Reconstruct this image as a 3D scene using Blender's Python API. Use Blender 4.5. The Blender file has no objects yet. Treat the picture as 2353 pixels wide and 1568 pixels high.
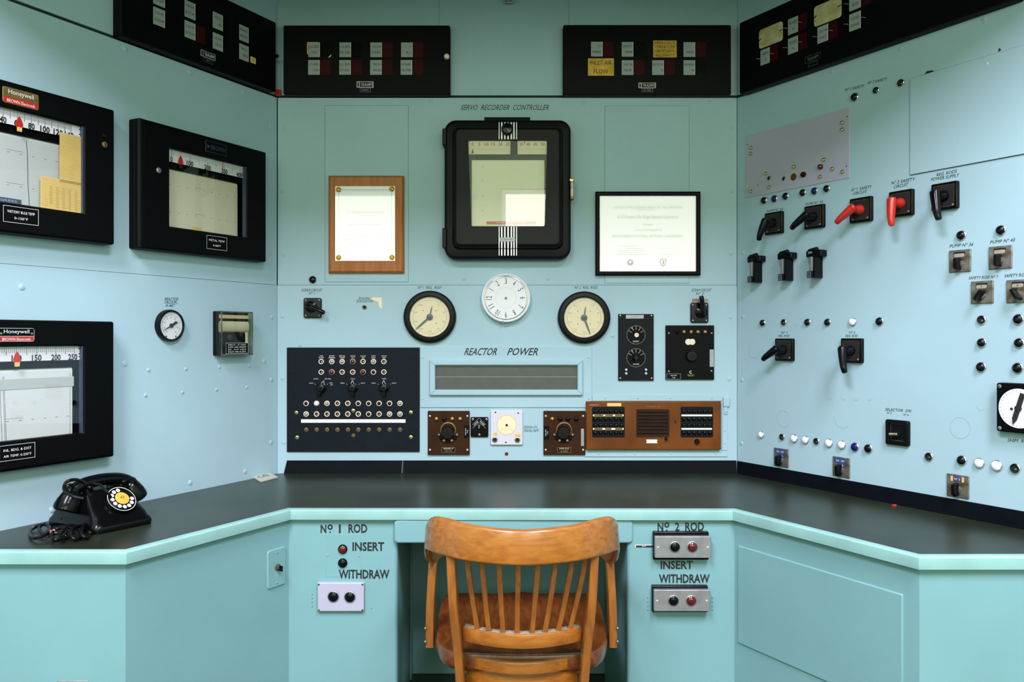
import bpy, math, random
from mathutils import Vector, Matrix
random.seed(7)
scene = bpy.context.scene
COL = scene.collection

# ------------------------------------------------------------------ camera, world, light, exposure
FPX, CXP, HZP, CAMZ = 1880.0, 1176.5, 775.0, 1.26      # focal length, centre column and horizon row in 2353x1568 pixels
cam_d = bpy.data.cameras.new('camera'); cam = bpy.data.objects.new('camera', cam_d); COL.objects.link(cam)
cam.location = (0, 0, CAMZ); cam.rotation_euler = (math.radians(90), 0, 0)
cam_d.sensor_width = 36; cam_d.lens = FPX / 2353 * 36; cam_d.shift_y = -(784 - HZP) / 2353
cam_d.clip_start = 0.05
scene.camera = cam
vs = scene.view_settings
vs.view_transform = 'Standard'; vs.look = 'None'; vs.gamma = 1.0; vs.use_curve_mapping = False
vs.exposure = 0.0
scene.cycles.max_bounces = 8; scene.cycles.diffuse_bounces = 4; scene.cycles.caustics_reflective = False
world = bpy.data.worlds.new('world'); scene.world = world; world.use_nodes = True
world.node_tree.nodes['Background'].inputs[0].default_value = (.55, .75, 1, 1)
world.node_tree.nodes['Background'].inputs[1].default_value = .25

def area(name, loc, rot, sx, sy, power, color):
    d = bpy.data.lights.new(name, 'AREA'); d.shape = 'RECTANGLE'; d.size = sx; d.size_y = sy
    d.energy = power; d.color = color
    o = bpy.data.objects.new(name, d); COL.objects.link(o); o.location = loc; o.rotation_euler = rot
    return o
YB = -3.2                                              # the wall behind the camera; its two windows light the room
WIN = ((-2.45, -1.12, 1.72, 2.9), (-.12, 2.3, 1.72, 2.9))
for (a, b, c, d_) in WIN:
    area('window_daylight', ((a + b) / 2, YB - .22, (c + d_) / 2), (math.radians(90), 0, math.radians(0)), b - a, d_ - c,
         28 * (b - a) * (d_ - c), (.92, 1.0, .82))
ZT, ZR = 2.80, 4.0                                     # ceiling over the console, ceiling of the room in front of it
CEIL_LIGHTS = ((-1.15, -.8), (1.15, -.8))               # two rows of fluorescent fittings in the room's ceiling
for (x, y) in CEIL_LIGHTS:
    area('ceiling_tube_light', (x, y, ZR - .07), (0, 0, 0), .7, 2.4, 272, (.99, .94, 1.17))

# ------------------------------------------------------------------ materials
def lin(c):
    if isinstance(c, str):
        c = [int(c[i:i + 2], 16) / 255 for i in (0, 2, 4)]
        c = [x / 12.92 if x <= .04045 else ((x + .055) / 1.055) ** 2.4 for x in c]
    return (c[0], c[1], c[2], 1)
M = {}
def pm(name, col, rough=.5, metal=0.0, var=0.0, vscale=6.0, col2=None, bump=0.0, bscale=200.0, coat=0.0, spec=.5, grain=None, spots=None):
    m = bpy.data.materials.new(name); m.use_nodes = True; nt = m.node_tree; b = nt.nodes['Principled BSDF']
    b.inputs['Base Color'].default_value = lin(col); b.inputs['Roughness'].default_value = rough
    b.inputs['Metallic'].default_value = metal; b.inputs['Specular IOR Level'].default_value = spec
    if coat: b.inputs['Coat Weight'].default_value = coat; b.inputs['Coat Roughness'].default_value = .12
    N = nt.nodes.new; L = nt.links.new
    tc = N('ShaderNodeTexCoord')
    if var or grain:
        src = tc.outputs['Object']
        if grain:
            mp = N('ShaderNodeMapping'); L(src, mp.inputs[0]); mp.inputs['Scale'].default_value = grain; src = mp.outputs[0]
        no = N('ShaderNodeTexNoise'); no.inputs['Scale'].default_value = vscale; no.inputs['Detail'].default_value = 5
        if grain: no.inputs['Distortion'].default_value = .7
        L(src, no.inputs['Vector'])
        rp = N('ShaderNodeValToRGB'); L(no.outputs['Fac'], rp.inputs[0])
        c1 = lin(col); c2 = lin(col2) if col2 else tuple(x * (1 - var) for x in c1[:3]) + (1,)
        rp.color_ramp.elements[0].position = .35; rp.color_ramp.elements[0].color = c2
        rp.color_ramp.elements[1].position = .65; rp.color_ramp.elements[1].color = c1
        out = rp.outputs[0]
        if spots:
            n2 = N('ShaderNodeTexNoise'); n2.inputs['Scale'].default_value = spots[1]; n2.inputs['Detail'].default_value = 3
            L(tc.outputs['Object'], n2.inputs['Vector'])
            r2 = N('ShaderNodeValToRGB'); L(n2.outputs['Fac'], r2.inputs[0])
            r2.color_ramp.elements[0].position = spots[2]; r2.color_ramp.elements[1].position = spots[2] + .02
            mx = N('ShaderNodeMix'); mx.data_type = 'RGBA'; L(r2.outputs[0], mx.inputs['Factor']); L(out, mx.inputs['A'])
            mx.inputs['B'].default_value = lin(spots[0]); out = mx.outputs['Result']
        L(out, b.inputs['Base Color'])
    if bump:
        n3 = N('ShaderNodeTexNoise'); n3.inputs['Scale'].default_value = bscale; n3.inputs['Detail'].default_value = 2
        L(tc.outputs['Object'], n3.inputs['Vector'])
        bp = N('ShaderNodeBump'); bp.inputs['Strength'].default_value = bump; bp.inputs['Distance'].default_value = .002
        L(n3.outputs['Fac'], bp.inputs['Height']); L(bp.outputs[0], b.inputs['Normal'])
    M[name] = m
    return m
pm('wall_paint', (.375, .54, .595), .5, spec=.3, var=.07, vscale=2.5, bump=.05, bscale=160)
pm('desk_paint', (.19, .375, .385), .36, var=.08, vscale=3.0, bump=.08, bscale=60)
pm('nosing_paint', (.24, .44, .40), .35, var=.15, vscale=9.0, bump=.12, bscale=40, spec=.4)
pm('gap', (.012, .03, .02), .8)
pm('sheet_white', (.87, .78, .84), .5)
pm('ghost', (.325, .485, .54), .5)
pm('tag_cream', (.50, .49, .38), .5)
pm('bar_grey', (.48, .52, .49), .5)
pm('case_white', (.62, .60, .64), .45)
pm('linoleum', (.022, .029, .016), .32, spec=.28, var=.35, vscale=5, bump=.05, bscale=300, spots=('6a675a', 55, .83))
pm('rubber', (.003, .004, .007), .5, spec=.10, var=.2, vscale=20)
pm('black_paint', (.0015, .0015, .0018), .45, spec=.10)
pm('black_gloss', (.0015, .0015, .0018), .3, spec=.12)
pm('black_wrinkle', (.003, .0027, .0027), .42, spec=.2, bump=.25, bscale=500)
pm('bakelite', (.002, .002, .0025), .2, spec=.22)
pm('panel_black', (.004, .008, .013), .55, spec=.14, var=.25, vscale=18, bump=.06, bscale=300)
pm('panel_dark', (.004, .006, .008), .5, spec=.14, var=.25, vscale=18)
pm('brown_enamel', (.040, .013, .004), .45, spec=.12, var=.3, vscale=14)
pm('copper_enamel', (.165, .048, .006), .45, spec=.18, var=.35, vscale=8, bump=.08, bscale=300)
pm('grey_panel', (.43, .42, .52), .45, var=.06, vscale=4)
pm('chrome', (.78, .78, .80), .18, metal=1)
pm('trim_chrome', (.50, .49, .50), .32, metal=.9)
pm('note_line', (.60, .41, .12), .6)
pm('steel', (.36, .36, .36), .5, metal=.7, var=.2, vscale=30)
pm('worn_steel', (.34, .32, .29), .42, metal=.8, var=.5, vscale=35, col2=(.13, .085, .035))
pm('brass', (.62, .47, .19), .3, metal=1)
pm('gold', (.80, .50, .10), .25, metal=1)
pm('cream', (.88, .71, .46), .5)
pm('cream_ring', (.80, .66, .52), .4)
pm('white', (.80, .79, .80), .45)
pm('white_gloss', (.85, .83, .85), .15)
pm('paper', (.78, .76, .72), .6)
pm('dim_paper', (.30, .34, .32), .6)
pm('yellow_paper', (.80, .55, .17), .6, var=.12, vscale=20)
pm('amber_card', (.72, .40, .025), .55, var=.3, vscale=40)
pm('old_card', (.55, .52, .30), .4, var=.5, vscale=30, col2=(.42, .33, .12))
pm('ink', (.012, .03, .03), .6)
pm('ink_black', (.01, .01, .01), .6)
pm('ink_soft', (.30, .30, .27), .7)
pm('ink_faint', (.06, .06, .05), .7)
pm('paint_white', (.75, .75, .72), .5)
pm('red', (.55, .022, .010), .3)
pm('red_grip', (.50, .018, .008), .3)
pm('red_lens', (.085, .004, .004), .12, coat=.5)
pm('red_glass', (.035, .002, .003), .5, spec=.1)
pm('dark_lens', (.003, .003, .004), .08, spec=.35)
pm('blue_lens', (.006, .007, .09), .1, spec=.35)
pm('clear_lens', (.35, .38, .28), .08, metal=.4)
pm('white_lens', (.86, .84, .85), .25)
pm('amber_lens', (.55, .36, .10), .12, metal=.3)
pm('hole', (.004, .004, .004), .8)
pm('wood', (.37, .135, .018), .30, grain=(2, 14, 14), vscale=5, col2=(.27, .085, .010), coat=.35, spots=('d8b070', 60, .80))
pm('wood_upright', (.34, .12, .017), .30, grain=(14, 14, 2), vscale=5, col2=(.24, .075, .010), coat=.35)
pm('seat_wood', (.20, .058, .010), .28, grain=(14, 3, 14), vscale=5, col2=(.11, .030, .008), coat=.35)
pm('dust', (.40, .33, .24), .8, var=.3, vscale=30)
pm('plaque_wood', (.46, .16, .035), .45, grain=(10, 1.2, 10), vscale=6, col2=(.36, .11, .022), spec=.3)
pm('floor_dark', (.020, .018, .016), .5, var=.3, vscale=6)
pm('room_paint', (.34, .44, .24), .6)
pm('ceiling_paint', (.36, .48, .26), .7)
pm('cord', (.003, .003, .003), .35, spec=.2, var=.01, vscale=5, spots=('c98d86', 28, .66))  # pinkish spots are the cord's glare, painted into its colour
pm('blue_label', (.03, .06, .20), .4)
pm('orange_paper', (.85, .42, .08), .5)
pm('tape_navy', (.04, .055, .10), .4)
pm('grey_glass', (.15, .14, .15), .12, var=.12, vscale=30)
pm('dial_yellow', (.62, .36, .05), .4)
pm('brass_dial', (.20, .13, .035), .5, metal=.3, var=.3, vscale=60)

def pane(name, tint=(1, 1, 1), rough=.01, f0=.045):
    """Clear glass: a thin mirror coat (Schlick, alike from both sides) over plain transparency."""
    m = bpy.data.materials.new(name); m.use_nodes = True; nt = m.node_tree; nt.nodes.clear(); N = nt.nodes.new; L = nt.links.new
    t = N('ShaderNodeBsdfTransparent'); t.inputs[0].default_value = (*tint, 1)
    g = N('ShaderNodeBsdfGlossy'); g.inputs['Roughness'].default_value = rough
    lw = N('ShaderNodeLayerWeight'); lw.inputs['Blend'].default_value = .5
    p = N('ShaderNodeMath'); p.operation = 'POWER'; L(lw.outputs['Facing'], p.inputs[0]); p.inputs[1].default_value = 5
    q = N('ShaderNodeMath'); q.operation = 'MULTIPLY_ADD'; L(p.outputs[0], q.inputs[0]); q.inputs[1].default_value = 1 - f0; q.inputs[2].default_value = f0
    mx = N('ShaderNodeMixShader'); L(q.outputs[0], mx.inputs[0]); L(t.outputs[0], mx.inputs[1]); L(g.outputs[0], mx.inputs[2])
    o = N('ShaderNodeOutputMaterial'); L(mx.outputs[0], o.inputs[0]); M[name] = m
pane('glass', (.97, .98, .97), .01, .095)
pane('thin_glass', (.98, .98, .98), .02, .07)
pane('dusty_glass', (.8, .82, .8), .05, .06)
pane('perspex', (.78, .80, .72), .04, .05)

def grid_mat(name, col, linec, nx, ny, w=.10):
    m = pm(name, col, .6); nt = m.node_tree; N = nt.nodes.new; L = nt.links.new; b = nt.nodes['Principled BSDF']
    tc = N('ShaderNodeTexCoord'); sp = N('ShaderNodeSeparateXYZ'); L(tc.outputs['Object'], sp.inputs[0]); fs = []
    for k, n in ((0, nx), (1, ny)):
        a = N('ShaderNodeMath'); a.operation = 'MULTIPLY'; a.inputs[1].default_value = n; L(sp.outputs[k], a.inputs[0])
        f = N('ShaderNodeMath'); f.operation = 'FRACT'; L(a.outputs[0], f.inputs[0])
        l = N('ShaderNodeMath'); l.operation = 'LESS_THAN'; l.inputs[1].default_value = w; L(f.outputs[0], l.inputs[0]); fs.append(l)
    mxm = N('ShaderNodeMath'); mxm.operation = 'MAXIMUM'; L(fs[0].outputs[0], mxm.inputs[0]); L(fs[1].outputs[0], mxm.inputs[1])
    mx = N('ShaderNodeMix'); mx.data_type = 'RGBA'; L(mxm.outputs[0], mx.inputs['Factor'])
    mx.inputs['A'].default_value = lin(col); mx.inputs['B'].default_value = lin(linec); L(mx.outputs['Result'], b.inputs['Base Color'])
grid_mat('chart_cream', (.74, .68, .48), (.62, .60, .44), 200, 160, .18)
grid_mat('chart_white', (.66, .68, .66), (.60, .63, .62), 200, 160, .18)
grid_mat('chart_grey', (.50, .53, .50), (.42, .45, .43), 200, 160, .18)
grid_mat('chart_warm', (.95, .85, .62), (.88, .78, .55), 130, 130, .12)

# ------------------------------------------------------------------ mesh builder: shapes collect here, build() links ONE object
_txt = {}
def text_geo(s, wt=0):
    key = (s, wt)
    if key not in _txt:
        c = bpy.data.curves.new('t', 'FONT'); c.body = s; c.resolution_u = 2; c.align_x = 'CENTER'; c.offset = wt
        c.space_line = .95
        o = bpy.data.objects.new('t', c); COL.objects.link(o)
        dg = bpy.context.evaluated_depsgraph_get(); me = o.evaluated_get(dg).to_mesh()
        v = [tuple(p.co) for p in me.vertices]; f = [tuple(p.vertices) for p in me.polygons]
        o.evaluated_get(dg).to_mesh_clear(); bpy.data.objects.remove(o); bpy.data.curves.remove(c)
        x0 = min(p[0] for p in v); x1 = max(p[0] for p in v); y0 = min(p[1] for p in v); y1 = max(p[1] for p in v)
        _txt[key] = ([((p[0] - x0) / (x1 - x0) - .5, (p[1] - y0) / (y1 - y0) - .5) for p in v], f)
    return _txt[key]
def rrect(x0, x1, y0, y1, r, n=5):
    r = max(1e-5, min(r, (x1 - x0) / 2 - 1e-6, (y1 - y0) / 2 - 1e-6)); out = []
    for cx, cy, a0 in ((x1 - r, y1 - r, 0), (x0 + r, y1 - r, 90), (x0 + r, y0 + r, 180), (x1 - r, y0 + r, 270)):
        for i in range(n + 1):
            a = math.radians(a0 + 90 * i / n); out.append((cx + r * math.cos(a), cy + r * math.sin(a)))
    return out
class MB:
    def __init__(s): s.v = []; s.f = []; s.m = []; s.mats = []; s.xf = None; s.flat = set()
    def mi(s, m):
        if m not in s.mats: s.mats.append(m)
        return s.mats.index(m)
    def add(s, vs, fs, m, flat=()):
        b = len(s.v); k = s.mi(m); s.flat.update(len(s.f) + i for i in flat)
        if s.xf is not None: vs = [tuple(s.xf @ Vector(p)) for p in vs]
        s.v += [tuple(p) for p in vs]; s.f += [tuple(b + i for i in f) for f in fs]; s.m += [k] * len(fs)
        return s
    def rings(s, rings, m, cap0=True, cap1=True, closed=True, flat_rows=()):
        n = len(rings[0]); vs = [p for r in rings for p in r]; fs = []; w = n if closed else n - 1; flat = [k * w + i for k in flat_rows for i in range(w)]
        for k in range(len(rings) - 1):
            for i in range(n if closed else n - 1):
                j = (i + 1) % n; fs.append((k * n + i, k * n + j, (k + 1) * n + j, (k + 1) * n + i))
        if cap0: flat.append(len(fs)); fs.append(tuple(range(n - 1, -1, -1)))
        if cap1: flat.append(len(fs)); fs.append(tuple((len(rings) - 1) * n + i for i in range(n)))
        return s.add(vs, fs, m, flat)
    def plate(s, x0, x1, y0, y1, z0, z1, m, r=.001, b=.0, n=5):
        if x1 < x0: x0, x1 = x1, x0
        if y1 < y0: y0, y1 = y1, y0
        R = []
        def ring(i, z): R.append([(x, y, z) for x, y in rrect(x0 + i, x1 - i, y0 + i, y1 - i, max(r - i, 1e-5), n)])
        ring(0, z0)
        if b > 0:
            for k in range(4):
                a = math.radians(90 * k / 3); ring(b * (1 - math.cos(a)), z1 - b + b * math.sin(a))
        else: ring(0, z1)
        return s.rings(R, m)
    def frame(s, o, i, z0, z1, zi, m, ro=.002, ri=.001, b=.002, bi=0.0):
        """Rectangular frame: outer rect o, hole i (x0,x1,y0,y1); hole walls go back to zi; bi slopes the hole's lip."""
        R = [];  n = 5
        def ring(q, d, r, z): R.append([(x, y, z) for x, y in rrect(q[0] + d, q[1] - d, q[2] + d, q[3] - d, max(r - d, 1e-5), n)])
        ring(o, 0, ro, z0)
        if b > 0:
            for k in range(4):
                a = math.radians(90 * k / 3); ring(o, b * (1 - math.cos(a)), ro, z1 - b + b * math.sin(a))
        else: ring(o, 0, ro, z1)
        ring(i, -bi, ri, z1); ring(i, 0, ri, z1 - bi) if bi else None
        ring(i, 0, ri, zi); k = 4 if b > 0 else 1
        return s.rings(R, m, False, False, flat_rows=(k,))
    def lathe(s, cx, cy, prof, m, n=24, sq=1.0):
        R = []
        for r, z in prof:
            r = max(r, 1e-5); R.append([(cx + r * math.cos(2 * math.pi * k / n), cy + r * sq * math.sin(2 * math.pi * k / n), z) for k in range(n)])
        return s.rings(R, m, False, False)
    def poly(s, pts, z, m): return s.add([(x, y, z) for x, y in pts], [tuple(range(len(pts)))], m)
    def rect(s, x0, x1, y0, y1, z, m): return s.poly([(x0, y0), (x1, y0), (x1, y1), (x0, y1)], z, m)
    def disc(s, cx, cy, z, r, m, n=20): return s.poly([(cx + r * math.cos(2 * math.pi * k / n), cy + r * math.sin(2 * math.pi * k / n)) for k in range(n)], z, m)
    def seg(s, x0, y0, x1, y1, w, z, m):
        d = Vector((x1 - x0, y1 - y0)); d.normalize(); p = Vector((-d.y, d.x)) * w / 2
        return s.poly([(x0 - p.x, y0 - p.y), (x1 - p.x, y1 - p.y), (x1 + p.x, y1 + p.y), (x0 + p.x, y0 + p.y)], z, m)
    def circle(s, cx, cy, z, r, w, m, a0=0, a1=360, n=32):
        v = []; f = []
        for k in range(n + 1):
            a = math.radians(a0 + (a1 - a0) * k / n)
            v += [(cx + (r - w / 2) * math.cos(a), cy + (r - w / 2) * math.sin(a), z), (cx + (r + w / 2) * math.cos(a), cy + (r + w / 2) * math.sin(a), z)]
        for k in range(n): f.append((2 * k, 2 * k + 1, 2 * k + 3, 2 * k + 2))
        return s.add(v, f, m)
    def outline(s, x0, x1, y0, y1, w, z, m):
        s.rect(x0, x1, y0, y0 + w, z, m); s.rect(x0, x1, y1 - w, y1, z, m); s.rect(x0, x0 + w, y0 + w, y1 - w, z, m); s.rect(x1 - w, x1, y0 + w, y1 - w, z, m)
        return s
    def prism(s, pts, z0, z1, m):
        return s.rings([[(x, y, z0) for x, y in pts], [(x, y, z1) for x, y in pts]], m)
    def box(s, a, b, m): return s.prism([(a[0], a[1]), (b[0], a[1]), (b[0], b[1]), (a[0], b[1])], a[2], b[2], m)
    def text(s, t, cx, cy, w, h, z, m, rot=0, shear=0, wt=0):
        g, f = text_geo(t, wt); c, d = math.cos(math.radians(rot)), math.sin(math.radians(rot)); out = []
        for x, y in g:
            X = x * w + shear * y * h; Y = y * h; out.append((cx + X * c - Y * d, cy + X * d + Y * c, z))
        return s.add(out, f, m)
    def marks(s, cx, cy, w, h, z, m, rot=0):
        """A line of worn print too small to read: letter-sized specks."""
        rnd = random.Random(int((cx * 7 + cy * 13 + w * 31) * 1e5)); x = -w / 2; c, d = math.cos(math.radians(rot)), math.sin(math.radians(rot))
        while x < w / 2 - h * .3:
            lw = min(h * rnd.uniform(.35, .7), w / 2 - x); y0, y1 = -h / 2 * rnd.uniform(.7, 1), h / 2 * rnd.uniform(.6, 1)
            if rnd.random() > .14: s.add([(cx + a * c - b * d, cy + a * d + b * c, z) for a, b in ((x, y0), (x + lw * .35, y0), (x + lw * .35, -h * .1), (x + lw, -h * .1), (x + lw, y1), (x, y1))], [(0, 1, 2, 5), (2, 3, 4, 5)], m)
            x += lw + h * .22
        return s
    def tube(s, pts, rad, m, n=10, flat=None, up=None):
        """Tube along pts; rad one radius or one per point; flat=(a,b) half sizes of a rounded-rectangle section instead."""
        P = [Vector(p) for p in pts]; R = []; u = Vector(up) if up else None
        for k, p in enumerate(P):
            d = (P[min(k + 1, len(P) - 1)] - P[max(k - 1, 0)]).normalized()
            if u is None or k > 0 and up is None:
                if k == 0 or u is None: u = d.orthogonal().normalized()
                u = (u - d * u.dot(d)); u.normalize(); a = u
            else:
                a = (u - d * u.dot(d)).normalized()
            b = d.cross(a); r = rad[k] if isinstance(rad, (list, tuple)) else rad
            if flat:
                fa, fb = flat[k] if isinstance(flat, list) else flat
                R.append([tuple(p + a * x + b * y) for x, y in rrect(-fa, fa, -fb, fb, min(fa, fb) * r, 3)])
            else:
                R.append([tuple(p + (a * math.cos(2 * math.pi * i / n) + b * math.sin(2 * math.pi * i / n)) * r) for i in range(n)])
        return s.rings(R, m)
    def mesh(s, name):
        me = bpy.data.meshes.new(name); me.from_pydata(s.v, [], s.f)
        for m in s.mats: me.materials.append(M[m])
        me.polygons.foreach_set('material_index', s.m); me.polygons.foreach_set('use_smooth', [True] * len(s.f))
        me.update(); me.set_sharp_from_angle(angle=math.radians(40))
        if s.flat:                               # flat faces keep their own normal right up to a rounded edge
            at = me.attributes.get('sharp_edge') or me.attributes.new('sharp_edge', 'BOOLEAN', 'EDGE')
            for i in s.flat:
                for li in me.polygons[i].loop_indices: at.data[me.loops[li].edge_index].value = True
            me.update()
        return me
def spline(pts, n=6):
    P = [Vector(p) for p in pts]; out = []
    for i in range(len(P) - 1):
        a, b, c, d = P[max(i - 1, 0)], P[i], P[i + 1], P[min(i + 2, len(P) - 1)]
        for k in range(n):
            t = k / n; out.append(.5 * ((2 * b) + (c - a) * t + (2 * a - 5 * b + 4 * c - d) * t * t + (3 * b - a - 3 * c + d) * t ** 3))
    out.append(P[-1]); return out

# ------------------------------------------------------------------ objects
def props(o, label=None, cat=None, group=None, kind=None):
    if label: o['label'] = label
    if cat: o['category'] = cat
    if group: o['group'] = group
    if kind: o['kind'] = kind
    return o
def link(name, me, parent=None, label=None):
    o = bpy.data.objects.new(name, me); COL.objects.link(o)
    if parent is not None: o.parent = parent
    if label: o['label'] = label
    return o
UP = Vector((0, 0, 1))
class Wall:
    """A wall plane seen from the room: X to the viewer's right along it, UP, Z out of it; origin O on the floor line at a corner."""
    def __init__(s, O, X):
        s.O = Vector(O); s.X = Vector(X).normalized(); s.Z = s.X.cross(UP)
    def at(s, px, py, off=0.0):
        c = Vector((0, 0, CAMZ)); r = Vector(((px - CXP) / FPX, 1, (HZP - py) / FPX)); o = s.O + s.Z * off
        t = (o - c).dot(s.Z) / r.dot(s.Z); p = c + r * t; q = p - s.O
        return q.dot(s.X), p.z, t
    def mat(s, a, z): 
        m = Matrix.Identity(4); p = s.O + s.X * a + UP * z
        for i in range(3): m[i][0], m[i][1], m[i][2], m[i][3] = s.X[i], UP[i], s.Z[i], p[i]
        return m
class Th:
    """One thing fixed to wall plane W at pixel (px,py): an Empty whose local X/Y lie in the wall and Z points out of it."""
    def __init__(s, name, label, cat, W, px, py, group=None, off=0.0, rot=0.0, solo=None):
        s.W = W; s.s, s.z, s.t = W.at(px, py, off); s.k = s.t / FPX
        s.e = link(name, solo.mesh(name) if isinstance(solo, MB) else solo); props(s.e, label, cat, group)
        s.e.matrix_world = W.mat(s.s, s.z) @ Matrix.Rotation(math.radians(rot), 4, 'Z')
    def l(s, px, py, off=0.0):
        a, z, t = s.W.at(px, py, off); return a - s.s, z - s.z
    def r(s, x0, y0, x1, y1, off=0.0):
        a = s.l(x0, y0, off); b = s.l(x1, y1, off); return min(a[0], b[0]), max(a[0], b[0]), min(a[1], b[1]), max(a[1], b[1])
    def part(s, name, mb, parent=None, label=None):
        return link(name, mb.mesh(name) if isinstance(mb, MB) else mb, parent if parent is not None else s.e, label)
def struct(name, me, W=None, parent=None):
    o = link(name, me.mesh(name) if isinstance(me, MB) else me, parent)
    if W is not None and parent is None: o.matrix_world = W.mat(0, 0)
    if parent is None: o['kind'] = 'structure'
    return o

XL, XR, YC = -.861, .8258, 3.0
WC = Wall((0, YC, 0), (1, 0, 0))
WL = Wall((XL, YC, 0), (.4623, .8868, 0))
WR = Wall((XR, YC, 0), (.5016, -.8651, 0))
# ------------------------------------------------------------------ the room
ZL, ZS = 2.143, 1.4507                    # ledge line, panel seam
def slabs(name, W, cells, back):
    """One wall: steel sheets (x0,x1,z0,z1) with thin gaps between them over a dark backing."""
    mb = MB()
    for (a, b, c, d) in cells: mb.plate(a, b, c, d, -.008, 0, 'wall_paint', .0006, .0008, 1)
    a, b, c, d = back; mb.box((a - .06, c, -.03), (b + .06, d, -.012), 'gap')
    return struct(name, mb, W)
def screws(W, pts, wall, r=.0085):
    mb = MB()
    for px, py in pts:
        a, z, t = W.at(px, py); mb.lathe(a, z, [(r, 0), (r * .9, .0016), (r * .5, .0026), (.0003, .003)], 'wall_paint', 14)
        g = random.uniform(0, 180); mb.seg(a - r * .7 * math.cos(g), z - r * .7 * math.sin(g), a + r * .7 * math.cos(g), z + r * .7 * math.sin(g), .0012, .0031, 'ghost')
    struct('screw_heads', mb, parent=wall)
g = .0007
HC = XR - XL
sx1 = WC.at(1009, 20)[0]; sx2 = WC.at(1307, 20)[0]
wall_center = slabs('wall_center', WC, [(XL + .0002, XR - .0004, 0, ZS - g / 2), (XL + .002, XR - .001, ZS + g / 2, ZL - .005), (XL, sx1 - g / 2, ZL + .004, ZT), (sx1 + g / 2, sx2 - g / 2, ZL + .004, ZT), (sx2 + g / 2, XR, ZL + .004, ZT)], (XL, XR, 0, ZT))
LEN = 2.0
wall_left = slabs('wall_left', WL, [(-LEN, -.0002, 0, ZS - g / 2), (-LEN, -.0015, ZS + g / 2, ZL - .005), (-LEN, 0, ZL + .004, ZT)], (-LEN, 0, 0, ZT))
wall_right = slabs('wall_right', WR, [(.0004, LEN, 0, ZL - .006), (0, LEN, ZL + .004, ZT)], (0, LEN, 0, ZT))
screws(WC, [(653, 296), (650, 440), (651, 585), (649, 727), (990, 234), (1340, 237), (1066, 640), (1260, 640), (1681, 294), (1681, 440), (1680, 583), (1679, 729), (649, 869), (652, 1017), (1676, 872), (690, 793), (1407, 772), (1630, 234), (690, 235)], wall_center, .0075)
screws(WL, [(288, 113), (437, 167), (560, 212), (623, 290), (623, 438), (622, 583), (625, 729), (624, 873), (623, 1017), (120, 1172), (437, 1110), (563, 1084), (50, 660), (287, 836), (607, 831)], wall_left, .0085)
screws(WL, [(341, 851), (427, 848), (504, 844), (573, 841), (334, 909), (419, 902), (497, 896), (567, 890)], wall_left, .0055)
screws(WR, [(1708, 292), (1709, 435), (1707, 582), (1707, 728), (1705, 874), (1704, 1019), (1778, 193), (1912, 165), (2070, 112), (2262, 45)], wall_right, .0075)

def lettering(W, wall, rows, m='ink', off=.0008, f=1.0):
    """Painted captions: (text, left px, left py, right px, right py, height px, slant)."""
    mb = MB()
    for t, x0, y0, x1, y1, h, sh in rows:
        a = W.at(x0, y0); b = W.at(x1, y1); k = (a[2] + b[2]) / 2 / FPX
        w = b[0] - a[0]; rot = math.degrees(math.atan2(b[1] - a[1], w)); hh = h * k * f
        mb.text(t, (a[0] + b[0]) / 2, (a[1] + b[1]) / 2, w - sh * hh, hh, off, m, rot, sh)
    return struct('lettering', mb, parent=wall)
lettering(WC, wall_center, [
    ('SERVO  RECORDER  CONTROLLER', 1058, 247, 1264, 247, 12, .35), ('SCRAM CIRCUIT', 692, 667, 741, 667, 6.5, .35), ('Nº 1', 709, 674, 724, 674, 6, .3),
    ('BUILDING', 824, 686, 855, 686, 5.5, .35), ('EVACUATION', 819, 692.5, 858, 692.5, 6, .35), ('Nº 1  REG.  ROD', 960, 661, 1015, 661, 6, .3),
    ('Nº 2  REG. ROD', 1320, 661, 1374, 661, 6, .3), ('SCRAM CIRCUIT', 1588, 667, 1635, 667, 6.5, .35), ('Nº 2', 1599, 675, 1618, 675, 6, .3),
    ('FISSION CH.', 1203, 982, 1236, 982, 6, .35), ('TRAVEL INPT.', 1202, 990, 1240, 990, 6, .35)])
lettering(WL, wall_left, [('REACTOR', 378, 687, 410, 688, 7, .25), ('VACUUM...', 377, 694.5, 410, 695.5, 7, .25), ('0-40"', 380, 702, 402, 703, 6.5, .25)])
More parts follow.
